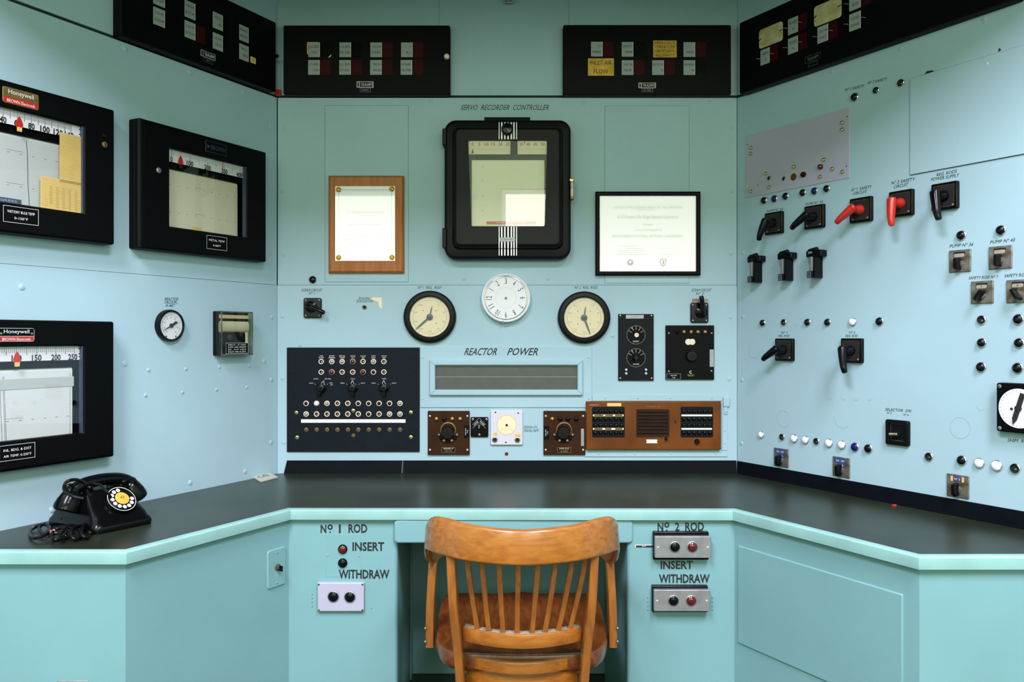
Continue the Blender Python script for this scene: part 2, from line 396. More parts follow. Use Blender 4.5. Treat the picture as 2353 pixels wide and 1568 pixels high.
lettering(WR, wall_right, [
    ('Nº 1 SAFETY', 1942, 207, 1987, 197, 8, .3), ('Nº 2 SAFETY', 1994, 191, 2040, 181, 8, .3),
    ('PUMP Nº. 63', 1762, 486, 1800, 480, 6, .3), ('PUMP Nº. 54', 1851, 470, 1892, 463, 7, .3),
    ('Nº 1  SAFETY', 1956, 437, 2004, 429, 9, .3), ('CIRCUIT', 1960, 445, 1993, 440, 8, .3),
    ('Nº 2 SAFETY', 2048, 421, 2104, 411, 9, .3), ('CIRCUIT', 2053, 430, 2088, 423, 9, .3),
    ('REG. RODS', 2152, 402, 2200, 393, 9, .3), ('POWER SUPPLY', 2139, 413, 2205, 402, 9, .3),
    ('PUMP Nº 36', 2182, 566, 2238, 561, 9, .3), ('PUMP Nº 45', 2275, 557, 2334, 551, 9, .3),
    ('SAFETY ROD Nº 7', 2226, 639, 2295, 636, 8, .3), ('SAFETY ROD Nº 8', 2308, 634, 2384, 630, 9, .3),
    ('Nº 1', 1795, 764.5, 1810, 764.5, 6, .3), ('REG. ROD', 1789, 772, 1815, 772, 6, .3),
    ('Nº 2', 1951, 764, 1966, 764, 6, .3), ('REG. ROD', 1943, 772, 1972, 772, 7, .3),
    ('SELECTOR  SW.', 2034, 941, 2097, 945, 8, .3), ('Nº 5', 2038, 949, 2050, 950, 6, .3), ('Nº 6', 2076, 953, 2089, 954, 6, .3),
    ('SHIM  ROD', 2315, 1011, 2372, 1016, 10, .3)], f=.8)
mb = MB()      # outlines of filled holes showing through the paint
for px, py, r, a0, a1 in ((1733, 806, 17, 150, 340), (1800, 963, 19, 20, 330), (1936, 963, 21, 170, 320), (2206, 984, 24, 0, 360), (1827, 743, 6, 180, 360), (1879, 911, 6, 190, 350), (1908, 912, 6, 190, 350), (1938, 913, 6, 190, 350), (1967, 914, 6, 190, 350), (1998, 915, 6, 190, 350), (2254, 934, 9, 180, 360)):
    a, z, t = WR.at(px, py); mb.circle(a, z, .0006, r * t / FPX, .0011, 'ghost', a0, a1)
struct('filled_holes', mb, parent=wall_right)
# bare patch where an old label was torn off, and scribed circles left under the paint
mb = MB(); q = [WC.at(x, y)[:2] for x, y in ((849, 684), (877, 684), (878, 711), (870, 703), (870, 694), (849, 687))]; mb.poly(q, .0006, 'cream'); struct('paint_chip', mb, parent=wall_center)

FRONT_L, FRONT_R = WL.O + WL.X * -LEN, WR.O + WR.X * LEN
floor = MB(); floor.box((-3.2, YB, -.05), (3.2, 3.1, 0), 'floor_dark'); struct('floor', floor)
def hbox(name, a, b, m): mb = MB(); mb.box(a, b, m); return struct(name, mb)
RX = 2.9
hbox('ceiling', (-RX - .1, YB, ZR), (RX + .1, 1.7, ZR + .08), 'ceiling_paint')
hbox('ceiling_alcove', (-2.4, 1.7, ZT), (2.4, 3.1, ZT + .08), 'ceiling_paint')
hbox('shade_beam', (-RX, 1.58, 2.36), (RX, 1.7, ZR), 'room_paint')      # unseen beam, added to keep room light off the upper console walls
hbox('wall_left_side', (-RX - .1, YB, 0), (-RX, FRONT_L.y, ZR), 'room_paint')
hbox('wall_right_side', (RX, YB, 0), (RX + .1, FRONT_R.y, ZR), 'room_paint')
hbox('wall_left_return', (-RX, FRONT_L.y - .08, 0), (FRONT_L.x, FRONT_L.y, ZR), 'room_paint')
hbox('wall_right_return', (FRONT_R.x, FRONT_R.y - .08, 0), (RX, FRONT_R.y, ZR), 'room_paint')
mb = MB(); xs = [-RX - .1, WIN[0][0], WIN[0][1], WIN[1][0], WIN[1][1], RX + .1]
for k in (0, 2, 4): mb.box((xs[k], YB - .1, 0), (xs[k + 1], YB, ZR), 'room_paint')
for w in WIN:
    mb.box((w[0], YB - .1, 0), (w[1], YB, w[2]), 'room_paint'); mb.box((w[0], YB - .1, w[3]), (w[1], YB, ZR), 'room_paint')
struct('wall_back', mb)
for i, w in enumerate(WIN):
    mb = MB(); mb.xf = Matrix(((1, 0, 0, 0), (0, 0, 1, 0), (0, 1, 0, 0), (0, 0, 0, 1)))
    mb.frame((w[0], w[1], w[2], w[3]), (w[0] + .05, w[1] - .05, w[2] + .05, w[3] - .05), YB - .08, YB - .02, YB - .08, 'paint_white', .002, .002, .004)
    struct('window_%d' % (i + 1), mb)
for i, (x, y) in enumerate(CEIL_LIGHTS):
    t = link('ceiling_light', None); t.location = (x, y, ZR); props(t, 'long fluorescent ceiling fitting over the %s side of the room' % ('left', 'right')[i], 'ceiling light', 'ceiling lights')
    mb = MB(); mb.frame((-.42, .42, -1.27, 1.27), (-.37, .37, -1.22, 1.22), 0, .06, 0, 'paint_white')
    mb.v = [(a, b, -c) for a, b, c in mb.v]; link('housing', mb.mesh('housing'), t)

# ------------------------------------------------------------------ backsplash strips, desk
def baseboard(name, W, a0, a1, skew=0.0):
    zb = .76; zt = W.at(1690 if W is WR else 1200, 1058.5)[1]; mb = MB()
    mb.rings([[(a0 - skew, zb, 0), (a1, zb, 0), (a1, zt, 0), (a0, zt, 0)], [(a0 - skew, zb, .006), (a1, zb, .006), (a1, zt, .004), (a0, zt, .004)]], 'rubber')
    if W is WC: x = W.at(925, 1070)[0]; mb.seg(x - .002, zb + .002, x + .001, zt - .001, .0014, .0066, 'ink_soft'); mb.seg(x + .002, zb + .002, x + .004, zt - .001, .003, .0064, 'gap')
    return struct(name, mb, W)
baseboard('baseboard_center', WC, WC.at(660, 1060)[0], XR - .004, .011)
baseboard('baseboard_right', WR, .004, 1.32)

ZD = .76
P = [(-1.43, 1.905), (-.8965, 1.902), (-.6406, 2.368), (.6363, 2.360), (.9244, 1.859), (1.485, 1.862)]
def offs(pts, d):
    """Shift a front polyline toward the console by d, mitred."""
    L = []
    for a, b in zip(pts, pts[1:]):
        v = Vector((b[0] - a[0], b[1] - a[1])).normalized(); n = Vector((-v.y, v.x)); L.append((Vector(a) + n * d, v))
    out = [tuple(L[0][0])]
    for (p, v), (q, w) in zip(L, L[1:]):
        c = v.x * w.y - v.y * w.x; t = ((q - p).x * w.y - (q - p).y * w.x) / c; out.append(tuple(p + v * t))
    e = Vector(pts[-1]) - Vector(pts[-2]); out.append(tuple(L[-1][0] + e)); return out
desk = link('control_desk', None); desk.location = (0, 2.4, 0)
props(desk, 'turquoise painted built-in console desk with black linoleum top, kneehole in the middle', 'desk')
DI = Matrix.Translation((0, -2.4, 0))
def dpart(name, mb, label=None, parent=None):
    mb.v = [tuple(DI @ Vector(p)) for p in mb.v]; return link(name, mb.mesh(name), parent or desk, label)
e = .0075
def on(W, y):                        # where wall W's face meets depth y, kept a hair off it
    s = (y - W.O.y) / W.X.y; p = W.O + W.X * s + W.Z * e; return (p.x, p.y)
cl = WL.O + WL.Z * .004; 
inn = offs(P, .020)
top = MB(); lpt, rpt = on(WL, 1.925), on(WR, 1.882)
front = [(lpt[0], inn[0][1])] + inn[1:-1] + [(rpt[0], inn[-1][1])]
back = [(XR - .004, YC - .001), (XL + .004, YC - .001)]
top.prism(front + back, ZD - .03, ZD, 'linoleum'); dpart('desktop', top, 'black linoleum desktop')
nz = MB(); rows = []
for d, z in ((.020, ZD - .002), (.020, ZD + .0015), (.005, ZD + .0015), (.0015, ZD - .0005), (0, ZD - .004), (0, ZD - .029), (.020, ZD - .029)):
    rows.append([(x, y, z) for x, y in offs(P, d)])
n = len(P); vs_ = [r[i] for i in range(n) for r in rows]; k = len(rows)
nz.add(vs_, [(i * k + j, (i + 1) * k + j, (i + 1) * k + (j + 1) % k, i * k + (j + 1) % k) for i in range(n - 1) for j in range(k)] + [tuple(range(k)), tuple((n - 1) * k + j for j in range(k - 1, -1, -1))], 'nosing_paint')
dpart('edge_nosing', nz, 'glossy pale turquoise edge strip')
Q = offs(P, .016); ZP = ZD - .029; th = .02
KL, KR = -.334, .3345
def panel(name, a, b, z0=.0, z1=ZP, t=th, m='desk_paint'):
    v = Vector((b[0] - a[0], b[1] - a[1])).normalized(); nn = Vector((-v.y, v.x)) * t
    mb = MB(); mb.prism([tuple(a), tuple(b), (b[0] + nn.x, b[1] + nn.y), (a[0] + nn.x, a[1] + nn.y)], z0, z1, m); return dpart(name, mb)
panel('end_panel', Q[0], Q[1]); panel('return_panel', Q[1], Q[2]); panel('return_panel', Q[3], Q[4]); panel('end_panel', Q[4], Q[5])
def pedestal(x0, x1, y0, y1, inner):
    """Front board with a rounded edge on the kneehole side, running back as the kneehole's cheek."""
    mb = MB(); r = .012; arc = []
    s = 1 if inner == 'r' else -1; xe = x1 if s > 0 else x0
    for k in range(6):
        a = math.radians(90 * k / 5); arc.append((xe - s * r + s * r * math.sin(a), y0 + r - r * math.cos(a)))
    xb = -.372 if s > 0 else .3345
    if s > 0: pts = [(x0, y0)] + arc + [(xb, YC - .012), (xb - .02, YC - .012), (xe - .03, y0 + .02), (x0, y0 + .02)]
    else: pts = arc + [(x1, y0), (x1, y0 + .02), (xe + .02, y0 + .02), (xb + .02, YC - .012), (xb, YC - .012)]; pts = arc[::-1][::1] + [] if False else [(xb, YC - .012)] + arc[::-1] + [(x1, y0), (x1, y0 + .02), (xe + .02, y0 + .02), (xb + .02, YC - .012)]
    mb.prism(pts, 0, ZP, 'desk_paint'); return dpart('pedestal', mb)
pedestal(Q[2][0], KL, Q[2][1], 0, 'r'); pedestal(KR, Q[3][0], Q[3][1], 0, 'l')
YA = 2.366
za = CAMZ - (1250 - HZP) * YA / FPX; xa0, xa1 = (905 - CXP) * YA / FPX, (1455 - CXP) * YA / FPX
mb = MB(); mb.xf = Matrix(((1, 0, 0, 0), (0, 0, -1, YA + .03), (0, 1, 0, 0), (0, 0, 0, 1)))
mb.plate(xa0, xa1, za, ZP, 0, .03 - .003, 'desk_paint', .012, .005); dpart('apron', mb)
mb = MB(); mb.box((-.36, YC - .035, .04), (.3345, YC - .013, ZP), 'desk_paint'); dpart('kneehole_back', mb)
mb = MB(); mb.box((-.36, YC - .05, 0), (.3345, YC - .013, .04), 'gap'); dpart('kick_strip', mb, 'black kick strip under the kneehole back')
# raised moulding on the right return panel
v = Vector((Q[4][0] - Q[3][0], Q[4][1] - Q[3][1], 0)).normalized(); WQR = Wall((Q[3][0], Q[3][1], 0), v)
v = Vector((Q[2][0] - Q[1][0], Q[2][1] - Q[1][1], 0)).normalized(); WQL = Wall((Q[1][0], Q[1][1], 0), v)
WP = Wall((0, Q[2][1], 0), (1, 0, 0)); WPR = Wall((0, Q[3][1], 0), (1, 0, 0)); WE = Wall((0, Q[0][1], 0), (1, 0, 0))
a = WQR.at(1697, 1256); b = WQR.at(2076, 1363); c = WQR.at(1696, 1477)
mb = MB(); mb.xf = DI @ WQR.mat(0, 0); mb.plate(a[0], b[0], c[1], (a[1] + b[1]) / 2, 0, .004, 'desk_paint', .004, .003); link('access_cover', mb.mesh('access_cover'), desk)
# painted captions on the pedestals
def desk_letters(W, groups):
    for rows in groups:                      # one painted caption each
        mb = MB()
        for t, x0, x1, y0, y1 in rows:
            p = W.at(x0, y1); q = W.at(x1, y0); mb.text(t, (p[0] + q[0]) / 2, (p[1] + q[1]) / 2, q[0] - p[0], q[1] - p[1], .0013, 'ink_black', wt=.022)
        X = DI @ W.mat(0, 0); mb.v = [tuple(X @ Vector(p)) for p in mb.v]; link('lettering', mb.mesh('lettering'), desk, 'black hand-painted lettering')
desk_letters(WP, [[('N', 737, 750, 1206, 1225), ('o', 752.5, 765, 1205, 1218), ('.', 757, 760.5, 1221.5, 1225), ('1', 779, 783, 1205, 1225), ('ROD', 801, 844, 1204.5, 1225)], [('INSERT', 810, 883, 1246, 1266.5)], [('WITHDRAW', 778.5, 895, 1309.5, 1330)]])
desk_letters(WPR, [[('N', 1511, 1524, 1201.5, 1220.5), ('o', 1526, 1538, 1200.5, 1213), ('.', 1530, 1533.5, 1217, 1220.5), ('2', 1551, 1561, 1201, 1220.5), ('ROD', 1574.5, 1617.5, 1200.5, 1220.5)], [('INSERT', 1518, 1592, 1289, 1308)], [('WITHDRAW', 1514, 1630.5, 1320, 1340)]])
mb = MB()
for W, xs, ys in ((WP, (717.5,), (1367, 1376, 1385, 1395)), (WP, (854,), (1399,)), (WPR, (1488.5, 1636.5), (1375, 1384.5, 1394, 1403))):
    for px in xs:
        for py in ys: p = W.at(px, py); mb.xf = DI @ W.mat(0, 0); mb.disc(p[0], p[1], .0006, .0013, 'hole', 8)
mb.xf = None; link('screw_holes', mb.mesh('screw_holes'), desk)
# ------------------------------------------------------------------ builders for wall things
def screw(mb, x, y, z, r=.003, m='steel', rot=30):
    mb.lathe(x, y, [(r, z - .001), (r, z + .0006), (r * .6, z + .0014), (.0002, z + .0016)], m, 12)
    c, s_ = math.cos(math.radians(rot)), math.sin(math.radians(rot)); mb.seg(x - r * .8 * c, y - r * .8 * s_, x + r * .8 * c, y + r * .8 * s_, r * .28, z + .00175, 'hole')
_cache = {}
def cached(key, fn):
    if key not in _cache: _cache[key] = fn()
    return _cache[key]
def lamp(W, px, py, rpx, kind, label, group=None, name='indicator_light'):
    """Panel lamp: chrome bezel and a domed lens, or the bare socket where the lens is missing."""
    k = W.at(px, py)[2] / FPX; r = rpx * k; off = .006 if kind != 'empty' else 0
    t = Th(name, label, 'indicator light', W, px, py, group, off); key = round(r, 4)
    def bez():
        mb = MB(); mb.lathe(0, 0, [(r, 0), (r, .002), (r * .93, .0045), (r * .84, .0055), (r * .8, .0035), (r * .8, 0)], 'chrome', 24); return mb.mesh('bezel')
    def lens():
        mb = MB(); R = r * .84; h = .0075 if kind != 'white' else .006
        mb.lathe(0, 0, [(R, .002), (R, .005)] + [(R * math.cos(a), .005 + h * math.sin(a)) for a in [math.radians(15 * i) for i in range(1, 7)]], {'dark': 'dark_lens', 'blue': 'blue_lens', 'white': 'white_lens', 'red': 'red_lens'}[kind], 24)
        return mb.mesh('lens')
    def sock():
        mb = MB(); mb.lathe(0, 0, [(r * .8, .004), (r * .78, .0004), (.0002, .0003)], 'hole', 20); mb.lathe(r * .12, -r * .15, [(r * .25, .0005), (r * .22, .003), (.0002, .0035)], 'brass', 12); return mb.mesh('socket')
    t.part('bezel', cached(('bez', key), bez))
    if kind == 'empty': t.part('socket', cached(('sock', key), sock), label='empty lamp socket without its lens')
    else: t.part('lens', cached((kind, key), lens), label={'dark': 'black domed lens', 'blue': 'dark blue domed lens', 'white': 'white domed lens', 'red': 'red domed lens'}[kind])
    return t

def annunciator(W, body, label, wins, plate, cards=(), knobs=(), hooks=(), dep=.035, edges=None):
    """Black alarm box; wins: (px,py of the white half's centre, text, redness)."""
    t = Th('alarm_annunciator', label, 'alarm panel', W, (body[0] + body[2]) / 2, (body[1] + body[3]) / 2, 'alarm panels along the top')
    x0, x1, y0, y1 = t.r(*body, dep)
    if edges: x0, x1 = t.l(edges[0], 100, dep)[0], t.l(edges[1], 100, dep)[0]; y1, y0 = t.l(edges[1], edges[2], dep)[1], t.l(edges[1], edges[3], dep)[1]
    mb = MB(); mb.plate(x0, x1, y0, y1, 0, dep, 'black_paint', .006, .003); t.part('case', mb)
    ww, hh = .041, .0535
    for px, py, s, red in wins:
        x, y = t.l(px, py, dep); mb = MB(); z = dep + .0006
        mb.plate(x - ww / 2, x + ww / 2, y - hh / 2, y + hh / 2, dep - .001, z, 'dim_paper', .0015, .0003, 3)
        mb.plate(x + ww / 2 + .0005, x + ww * 1.5, y - hh / 2, y + hh / 2, dep - .001, z, 'red_glass' if red else 'black_gloss', .0015, .0003, 3)
        mb.rect(x + ww / 2 - .0008, x + ww / 2 + .0008, y - hh / 2, y + hh / 2, z + .0004, 'paper')
        ls = s.split('/')
        for i, l in enumerate(ls):
            yy = y + .011 - i * .021; w = min(.036, .0075 * len(l.strip()))
            if l.strip(): mb.text(l.strip(), x + .0195 - w / 2 if l[0] == ' ' else x + .0005, yy, w, .0085, z + .0003, 'ink_black')
        t.part('alarm_window', mb)
    for x0c, y0c, x1c, y1c, m, lines in cards:
        a, b, c, d = t.r(x0c, y0c, x1c, y1c, dep + .003); mb = MB(); mb.plate(a, b, c, d, dep + .0015, dep + .003, m, .005 if m == 'old_card' else .002, .0004, 3)
        n = len(lines)
        for i, l in enumerate(lines):
            mb.text(l, (a + b) / 2, d - (d - c) * (i + .5) / n, (b - a) * .84 * min(1, len(l) / 9 + .2), (d - c) / n * (.5 if n < 3 else .62), dep + .0033, 'ink_black')
        t.part('paper_card', mb, label={'amber_card': 'orange-yellow lettered card', 'old_card': 'yellowed card', 'yellow_paper': 'small yellow tag'}[m])
    px, py, w, h = plate; x, y = t.l(px, py, dep); mb = MB()
    mb.plate(x - w / 2, x + w / 2, y - h / 2, y + h / 2, dep - .001, dep + .001, 'steel', .002, .0004, 3)
    mb.rect(x - w * .30, x + w * .42, y - h * .36, y + h * .36, dep + .0013, 'hole'); mb.text('TELALARM', x + w * .07, y, w * .62, h * .42, dep + .0016, 'paint_white')
    mb.rect(x - w * .44, x - w * .36, y - h * .3, y + h * .3, dep + .0013, 'hole')
    mb.outline(x - w * .3, x + w * .32, y - h * 1.15, y - h * .55, .0007, dep + .0007, 'steel'); mb.marks(x + w * .01, y - h * .85, w * .42, h * .2, dep + .0007, 'steel')
    t.part('nameplate', mb, label='silver and black nameplate')
    for px, py, rp, m, nm in knobs:
        x, y = t.l(px, py, dep); r = rp * t.k; mb = MB(); mb.lathe(x, y, [(r * .7, dep), (r, dep + .005), (r, dep + .012), (r * .7, dep + .016), (.0002, dep + .017)], m, 20); t.part(nm, mb)
    for px, py in hooks:
        x, y = t.l(px, py, dep); mb = MB(); mb.tube([(x - .008, y + .004, dep), (x - .006, y + .003, dep + .008), (x + .006, y - .002, dep + .009), (x + .008, y - .003, dep)], .0009, 'steel', 6); t.part('wire_clip', mb)
    return t

# ------------------------------------------------------------------ centre wall, above the ledge
t = annunciator(WC, (651, 58, 1034, 217), 'black alarm panel with eight windows and one white knob, left of the recorder', [
    (721.5, 114.5, 'LO RES/TOP', 0), (793, 114.5, 'LO RES/FILTER', 0), (864, 114.5, '  LO R/DOWN', 1), (934.5, 114.5, '   U/  A.L', 1),
    (721, 155, 'LO RES/  CAN', 1), (792.5, 155, 'LO REM/STOR.', 1), (863.5, 155, '  TROU/  HOLE', 1), (933.5, 155, 'HI RAD/FILTER', 1)], (839, 194.5, .062, .0235),
    knobs=[(1027, 132, 6.3, 'cream_ring', 'white_knob')])
mb = MB()
for a, b, c, d in ((706, 97, 730, 98.3), (705.5, 98, 707.5, 125)): q = t.r(a, b, c, d, .0355); mb.plate(*q, .0345, .0358, 'yellow_paper', .0003)
t.part('tape_edge', mb, label='thin yellow tape remains')
q = [t.l(a, b, .0355) for a, b in ((754, 132), (758, 132), (761, 129), (761, 125))]; mb = MB(); mb.prism(q, .0345, .0358, 'yellow_paper'); t.part('tape_scrap', mb, label='yellow tape scrap')
annunciator(WC, (1294, 57, 1680, 218), 'black alarm panel with two orange-yellow cards, right of the recorder', [
    (1371, 113, '  LO/PRES', 1), (1441.5, 113.5, 'SAFETY/  TRIP', 0), (1583.5, 114, '   /  FREQ', 1),
    (1441.5, 155.5, '  HI W/TEMP', 1), (1511.5, 155.5, 'ROD N/   S', 1), (1583.5, 155.5, 'HI-URAN/   TR', 0)], (1487, 196.5, .064, .0205),
    cards=[(1501, 93, 1555, 132, 'amber_card', ['HIGH CO2', 'STACK C.TR', 'PARTICULATE', 'ACTIVITY']), (1351, 134, 1411, 174, 'amber_card', ['INLET AIR', 'FLOW'])])
# small fitting at the very top of the centre wall
t = Th('pipe_fitting', 'small silver fitting high on the wall above the recorder', 'fitting', WC, 1168, 2)
mb = MB(); mb.lathe(0, 0, [(.012, 0), (.012, .006), (.008, .008), (.008, .016), (.0105, .018), (.0105, .024), (.0002, .026)], 'steel', 16); t.part('flange', mb)
mb = MB(); mb.tube([(-.017, -.012, .018), (0, -.014, .021), (.017, -.012, .018)], .0045, 'steel', 8); t.part('clamp_bar', mb)

# blank cover plates
def cover(px, W, label, th=.0016, edge=True):
    t = Th('cover_plate', label, 'cover plate', W, (px[0] + px[2]) / 2, (px[1] + px[3]) / 2, 'blank painted cover plates')
    x0, x1, y0, y1 = t.r(*px); mb = MB(); mb.plate(x0, x1, y0, y1, -.0005, th, 'wall_paint', .001, .0006, 2)
    t.part('plate', mb); mb = MB()
    mb.frame((x0 - .0008, x1 + .0008, y0 - .0008, y1 + .0008), (x0, x1, y0, y1), -.0005, .0004, -.0004, 'ink', .001, .001, 0); t.part('seam_line', mb)
    return t
cover((747, 243, 938, 648), WC, 'blank painted cover plate behind the wooden plaque')
cover((1390, 244, 1583, 651), WC, 'blank painted cover plate behind the framed certificate')

# servo recorder
t = Th('servo_recorder', 'large black chart recorder with rounded corners in the centre of the wall', 'chart recorder', WC, 1166, 435)
D = .09
x0, x1, y0, y1 = t.r(1021, 275, 1312, 596, .055); X0, X1, Y0, Y1 = t.r(1040, 289, 1293, 570, D)
wl, wr, wb, wt = t.r(1083, 357, 1252, 520, D); sl, sr, sb, st = t.r(1076, 322, 1257, 357, D)
mb = MB()
hole = [(wl, wb + .004), (wl + .004, wb), (wr - .004, wb), (wr, wb + .004), (wr, sb - .001), (sr - .003, sb + .008), (sr, sb + .013), (sr, st - .004), (sr - .004, st), (sl + .004, st), (sl, st - .004), (sl, sb + .013), (sl + .003, sb + .008), (wl, sb - .001)]
def resample(poly, n):
    P_ = [Vector(p) for p in poly]; L = [(P_[(i + 1) % len(P_)] - P_[i]).length for i in range(len(P_))]; T = sum(L); out = []
    for k in range(n):
        d = T * k / n; i = 0
        while d > L[i]: d -= L[i]; i += 1
        out.append(tuple(P_[i].lerp(P_[(i + 1) % len(P_)], d / L[i])))
    return out
def ring_pts(o, r): return rrect(*o, r, 15)
def match(outer, inner):
    """Pair every outer outline point with the hole's outline point in the same direction from the window's centre."""
    c = Vector(((wl + wr) / 2, (sb + wb) / 2 + .02)); out = []; m = len(inner)
    for p in outer:
        d = Vector(p) - c; best = None
        for i in range(m):
            a = Vector(inner[i]) - c; b = Vector(inner[(i + 1) % m]) - c; e_ = b - a; det = d.x * -e_.y + e_.x * d.y
            if abs(det) < 1e-12: continue
            tt = (a.x * -e_.y + e_.x * a.y) / det; u = (d.x * a.y - d.y * a.x) / det
            if tt > 0 and -1e-6 <= u <= 1 + 1e-6: best = tuple(c + d * tt)
        out.append(best)
    return out
o1 = ring_pts((x0, x1, y0, y1), .042); R = [[(x, y, 0) for x, y in o1], [(x, y, .045) for x, y in o1]]
for k in range(1, 4):
    a = math.radians(30 * k); i = .012 * (1 - math.cos(a)); R.append([(x, y, .045 + .012 * math.sin(a)) for x, y in ring_pts((x0 + i, x1 - i, y0 + i, y1 - i), .042 - i)])
o2 = ring_pts((X0 - .003, X1 + .003, Y0 - .003, Y1 + .003), .026); R.append([(x, y, .060) for x, y in o2])
for k in range(4):
    a = math.radians(30 * k); i = .014 * (1 - math.cos(a)); R.append([(x, y, .070 + (D - .070) * math.sin(a)) for x, y in ring_pts((X0 + i, X1 - i, Y0 + i, Y1 - i), .024 - i * .6)])
o3 = R[-1]; h = match([(p[0], p[1]) for p in o3], hole); R.append([(x, y, D) for x, y in h]); R.append([(x, y, D - .022) for x, y in h])
mb.rings(R, 'black_wrinkle', False, False, flat_rows=(len(R) - 3,)); t.part('case', mb)
mb = MB(); mb.rect(sl - .01, sr + .01, wb - .01, st + .01, D - .024, 'black_paint'); t.part('inner_back', mb)
mb = MB(); z = D - .014; q = t.r(1076, 324, 1173, 355, z); mb.rect(*q, z, 'cream'); q = t.r(1189, 324, 1257, 355, z); mb.rect(*q, z, 'cream')
for n_, px in (('0', 1086), ('5', 1101.5), ('10', 1118), ('15', 1133.5), ('20', 1150), ('25', 1166), ('35', 1198), ('40', 1214), ('45', 1230), ('50', 1247)):
    x, y = t.l(px, 331.5, z); mb.text(n_, x, y, .0065 * len(n_), .0105, z + .0004, 'ink_black')
for i in range(51):
    px = 1086 + 161 * i / 50
    if 1172 < px < 1190: continue
    x, y = t.l(px, 341, z); mb.seg(x, y, x, y - (.009 if i % 5 == 0 else .006), .0005, z + .0004, 'ink_soft')
t.part('scale', mb, label='cream scale numbered 0 to 50')
mb = MB(); q = t.r(1173, 322, 1189, 357, z); mb.plate(*q, z - .002, z + .004, 'black_paint', .001); q = t.r(1078, 357, 1256, 367.5, z); mb.plate(*q, z - .006, z + .003, 'black_gloss', .001, .001); t.part('carriage_bar', mb)
mb = MB(); x, y = t.l(1086, 345, z); mb.poly([(x - .004, y - .012), (x + .004, y - .012), (x, y + .006)], z + .0015, 'ink_black'); t.part('black_pointer', mb, label='black scale pointer'); mb = MB(); x, y = t.l(1205.5, 329, z); mb.poly([(x - .0025, y + .005), (x + .0025, y + .005), (x, y - .006)], z + .0015, 'red'); t.part('red_pointer', mb, label='red scale pointer')
mb = MB(); z2 = D - .018; q = t.r(1084, 366, 1251, 521, z2); mb.rect(*q, z2, 'chart_warm')
for py in (384, 416, 450, 484): x, y = t.l(1109, py, z2); mb.rect(x - .003, x + .003, y - .0007, y + .0007, z2 + .0004, 'ink_soft')
t.part('chart_paper', mb, label='cream gridded chart paper')
mb = MB(); q = t.r(1118, 509, 1232, 515.5, D - .016); mb.rect(*q, D - .016, 'red'); x = (q[0] + q[1]) / 2; mb.marks(x, (q[2] + q[3]) / 2, (q[1] - q[0]) * .6, .0035, D - .0157, 'paint_white'); t.part('red_label', mb, label='red label strip')
mb = MB(); q = t.r(1084, 444, 1096, 458, D - .016); mb.rect(*q, D - .016, 'white'); mb.disc((q[0] + q[1]) / 2, (q[2] + q[3]) / 2, D - .0157, .0012, 'ink_black', 10); t.part('paper_tag', mb, label='small white tag')
mb = MB(); mb.rect(sl - .001, sr + .001, wb - .001, st + .001, D - .006, 'glass'); t.part('glass_pane', mb)
for nm, ya, yb in (('upper_chrome_trim', 281, 321), ('lower_chrome_trim', 521, 588)):
    mb = MB()
    for px in (1147, 1153, 1160, 1167.5, 1175, 1181, 1187):
        w = 2.6 if px in (1147, 1187) else 3.6; q = t.r(px - w / 2, ya, px + w / 2, min(yb, 571), D); mb.plate(q[0], q[1], q[2], q[3], D - .002, D + .003, 'trim_chrome', .0008, .0008, 2)
        if yb > 572: q = t.r(px - w / 2, 571, px + w / 2, yb, .075); mb.plate(q[0], q[1], q[2], q[3], .055, .078, 'trim_chrome', .0008, .0008, 2)
    if ya > 500:
        x, y = t.l(1166, 551, D); mb.plate(x - .028, x + .028, y - .008, y + .008, D, D + .004, 'steel', .004, .001); mb.marks(x, y, .044, .006, D + .0043, 'ink_soft')
    t.part(nm, mb, label='chrome trim bars')
x, y = t.l(1166, 299, D); mb = MB(); mb.lathe(x, y, [(.012, D), (.012, D + .008), (.021, D + .010), (.021, D + .022), (.017, D + .028), (.0002, D + .030)], 'bakelite', 24); t.part('knob', mb)
for ya, yb in ((297, 335), (525, 570)):
    q = t.r(1017, ya, 1026, yb, .05); mb = MB(); mb.plate(q[0], q[1], q[2], q[3], .0, .062, 'black_wrinkle', .003, .002); t.part('hinge', mb)
q = t.r(1113, 270.5, 1218, 280, .04); mb = MB(); mb.plate(q[0], q[1], q[2], q[3], 0, .048, 'black_paint', .002, .002); t.part('top_lip', mb)
mb = MB(); x, y = t.l(1314, 434, .05); mb.plate(x - .007, x + .007, y - .042, y + .030, .045, .062, 'worn_steel', .005, .003); mb.lathe(x - .002, y + .030, [(.009, .04), (.009, .06), (.0065, .066), (.0002, .067)], 'brass', 16); t.part('latch', mb, label='worn metal latch')

# wooden plaque
t = Th('wooden_plaque', 'brown wooden plaque with bright engraved plate and four gold rosettes', 'plaque', WC, 841, 516)
x0, x1, y0, y1 = t.r(754, 403, 928, 628, .018); mb = MB()
mb.rings([[(x, y, z) for x, y in rrect(x0 + i, x1 - i, y0 + i, y1 - i, .001, 2)] for i, z in ((0, .0017), (0, .010), (.001, .013), (.008, .020))], 'plaque_wood'); t.part('board', mb)
mb = MB(); x0, x1, y0, y1 = t.r(770, 428, 908, 600, .022); mb.plate(x0, x1, y0, y1, .019, .0225, 'white_gloss', .001, .0005, 2)
w, h_ = x1 - x0, y1 - y0; zz = .0228
mb.outline(x0 + .013, x1 - .013, y0 + .013, y1 - .013, .0008, zz, 'ink_faint')
mb.text('The Tennessee Historical Commission', (x0 + x1) / 2, y0 + h_ * .655, w * .62, .0085, zz, 'ink_faint')
for fy, fw in ((.61, .26), (.485, .6), (.43, .06), (.40, .12)): mb.marks((x0 + x1) / 2, y0 + h_ * fy, w * fw, .0036, zz, 'ink_soft')
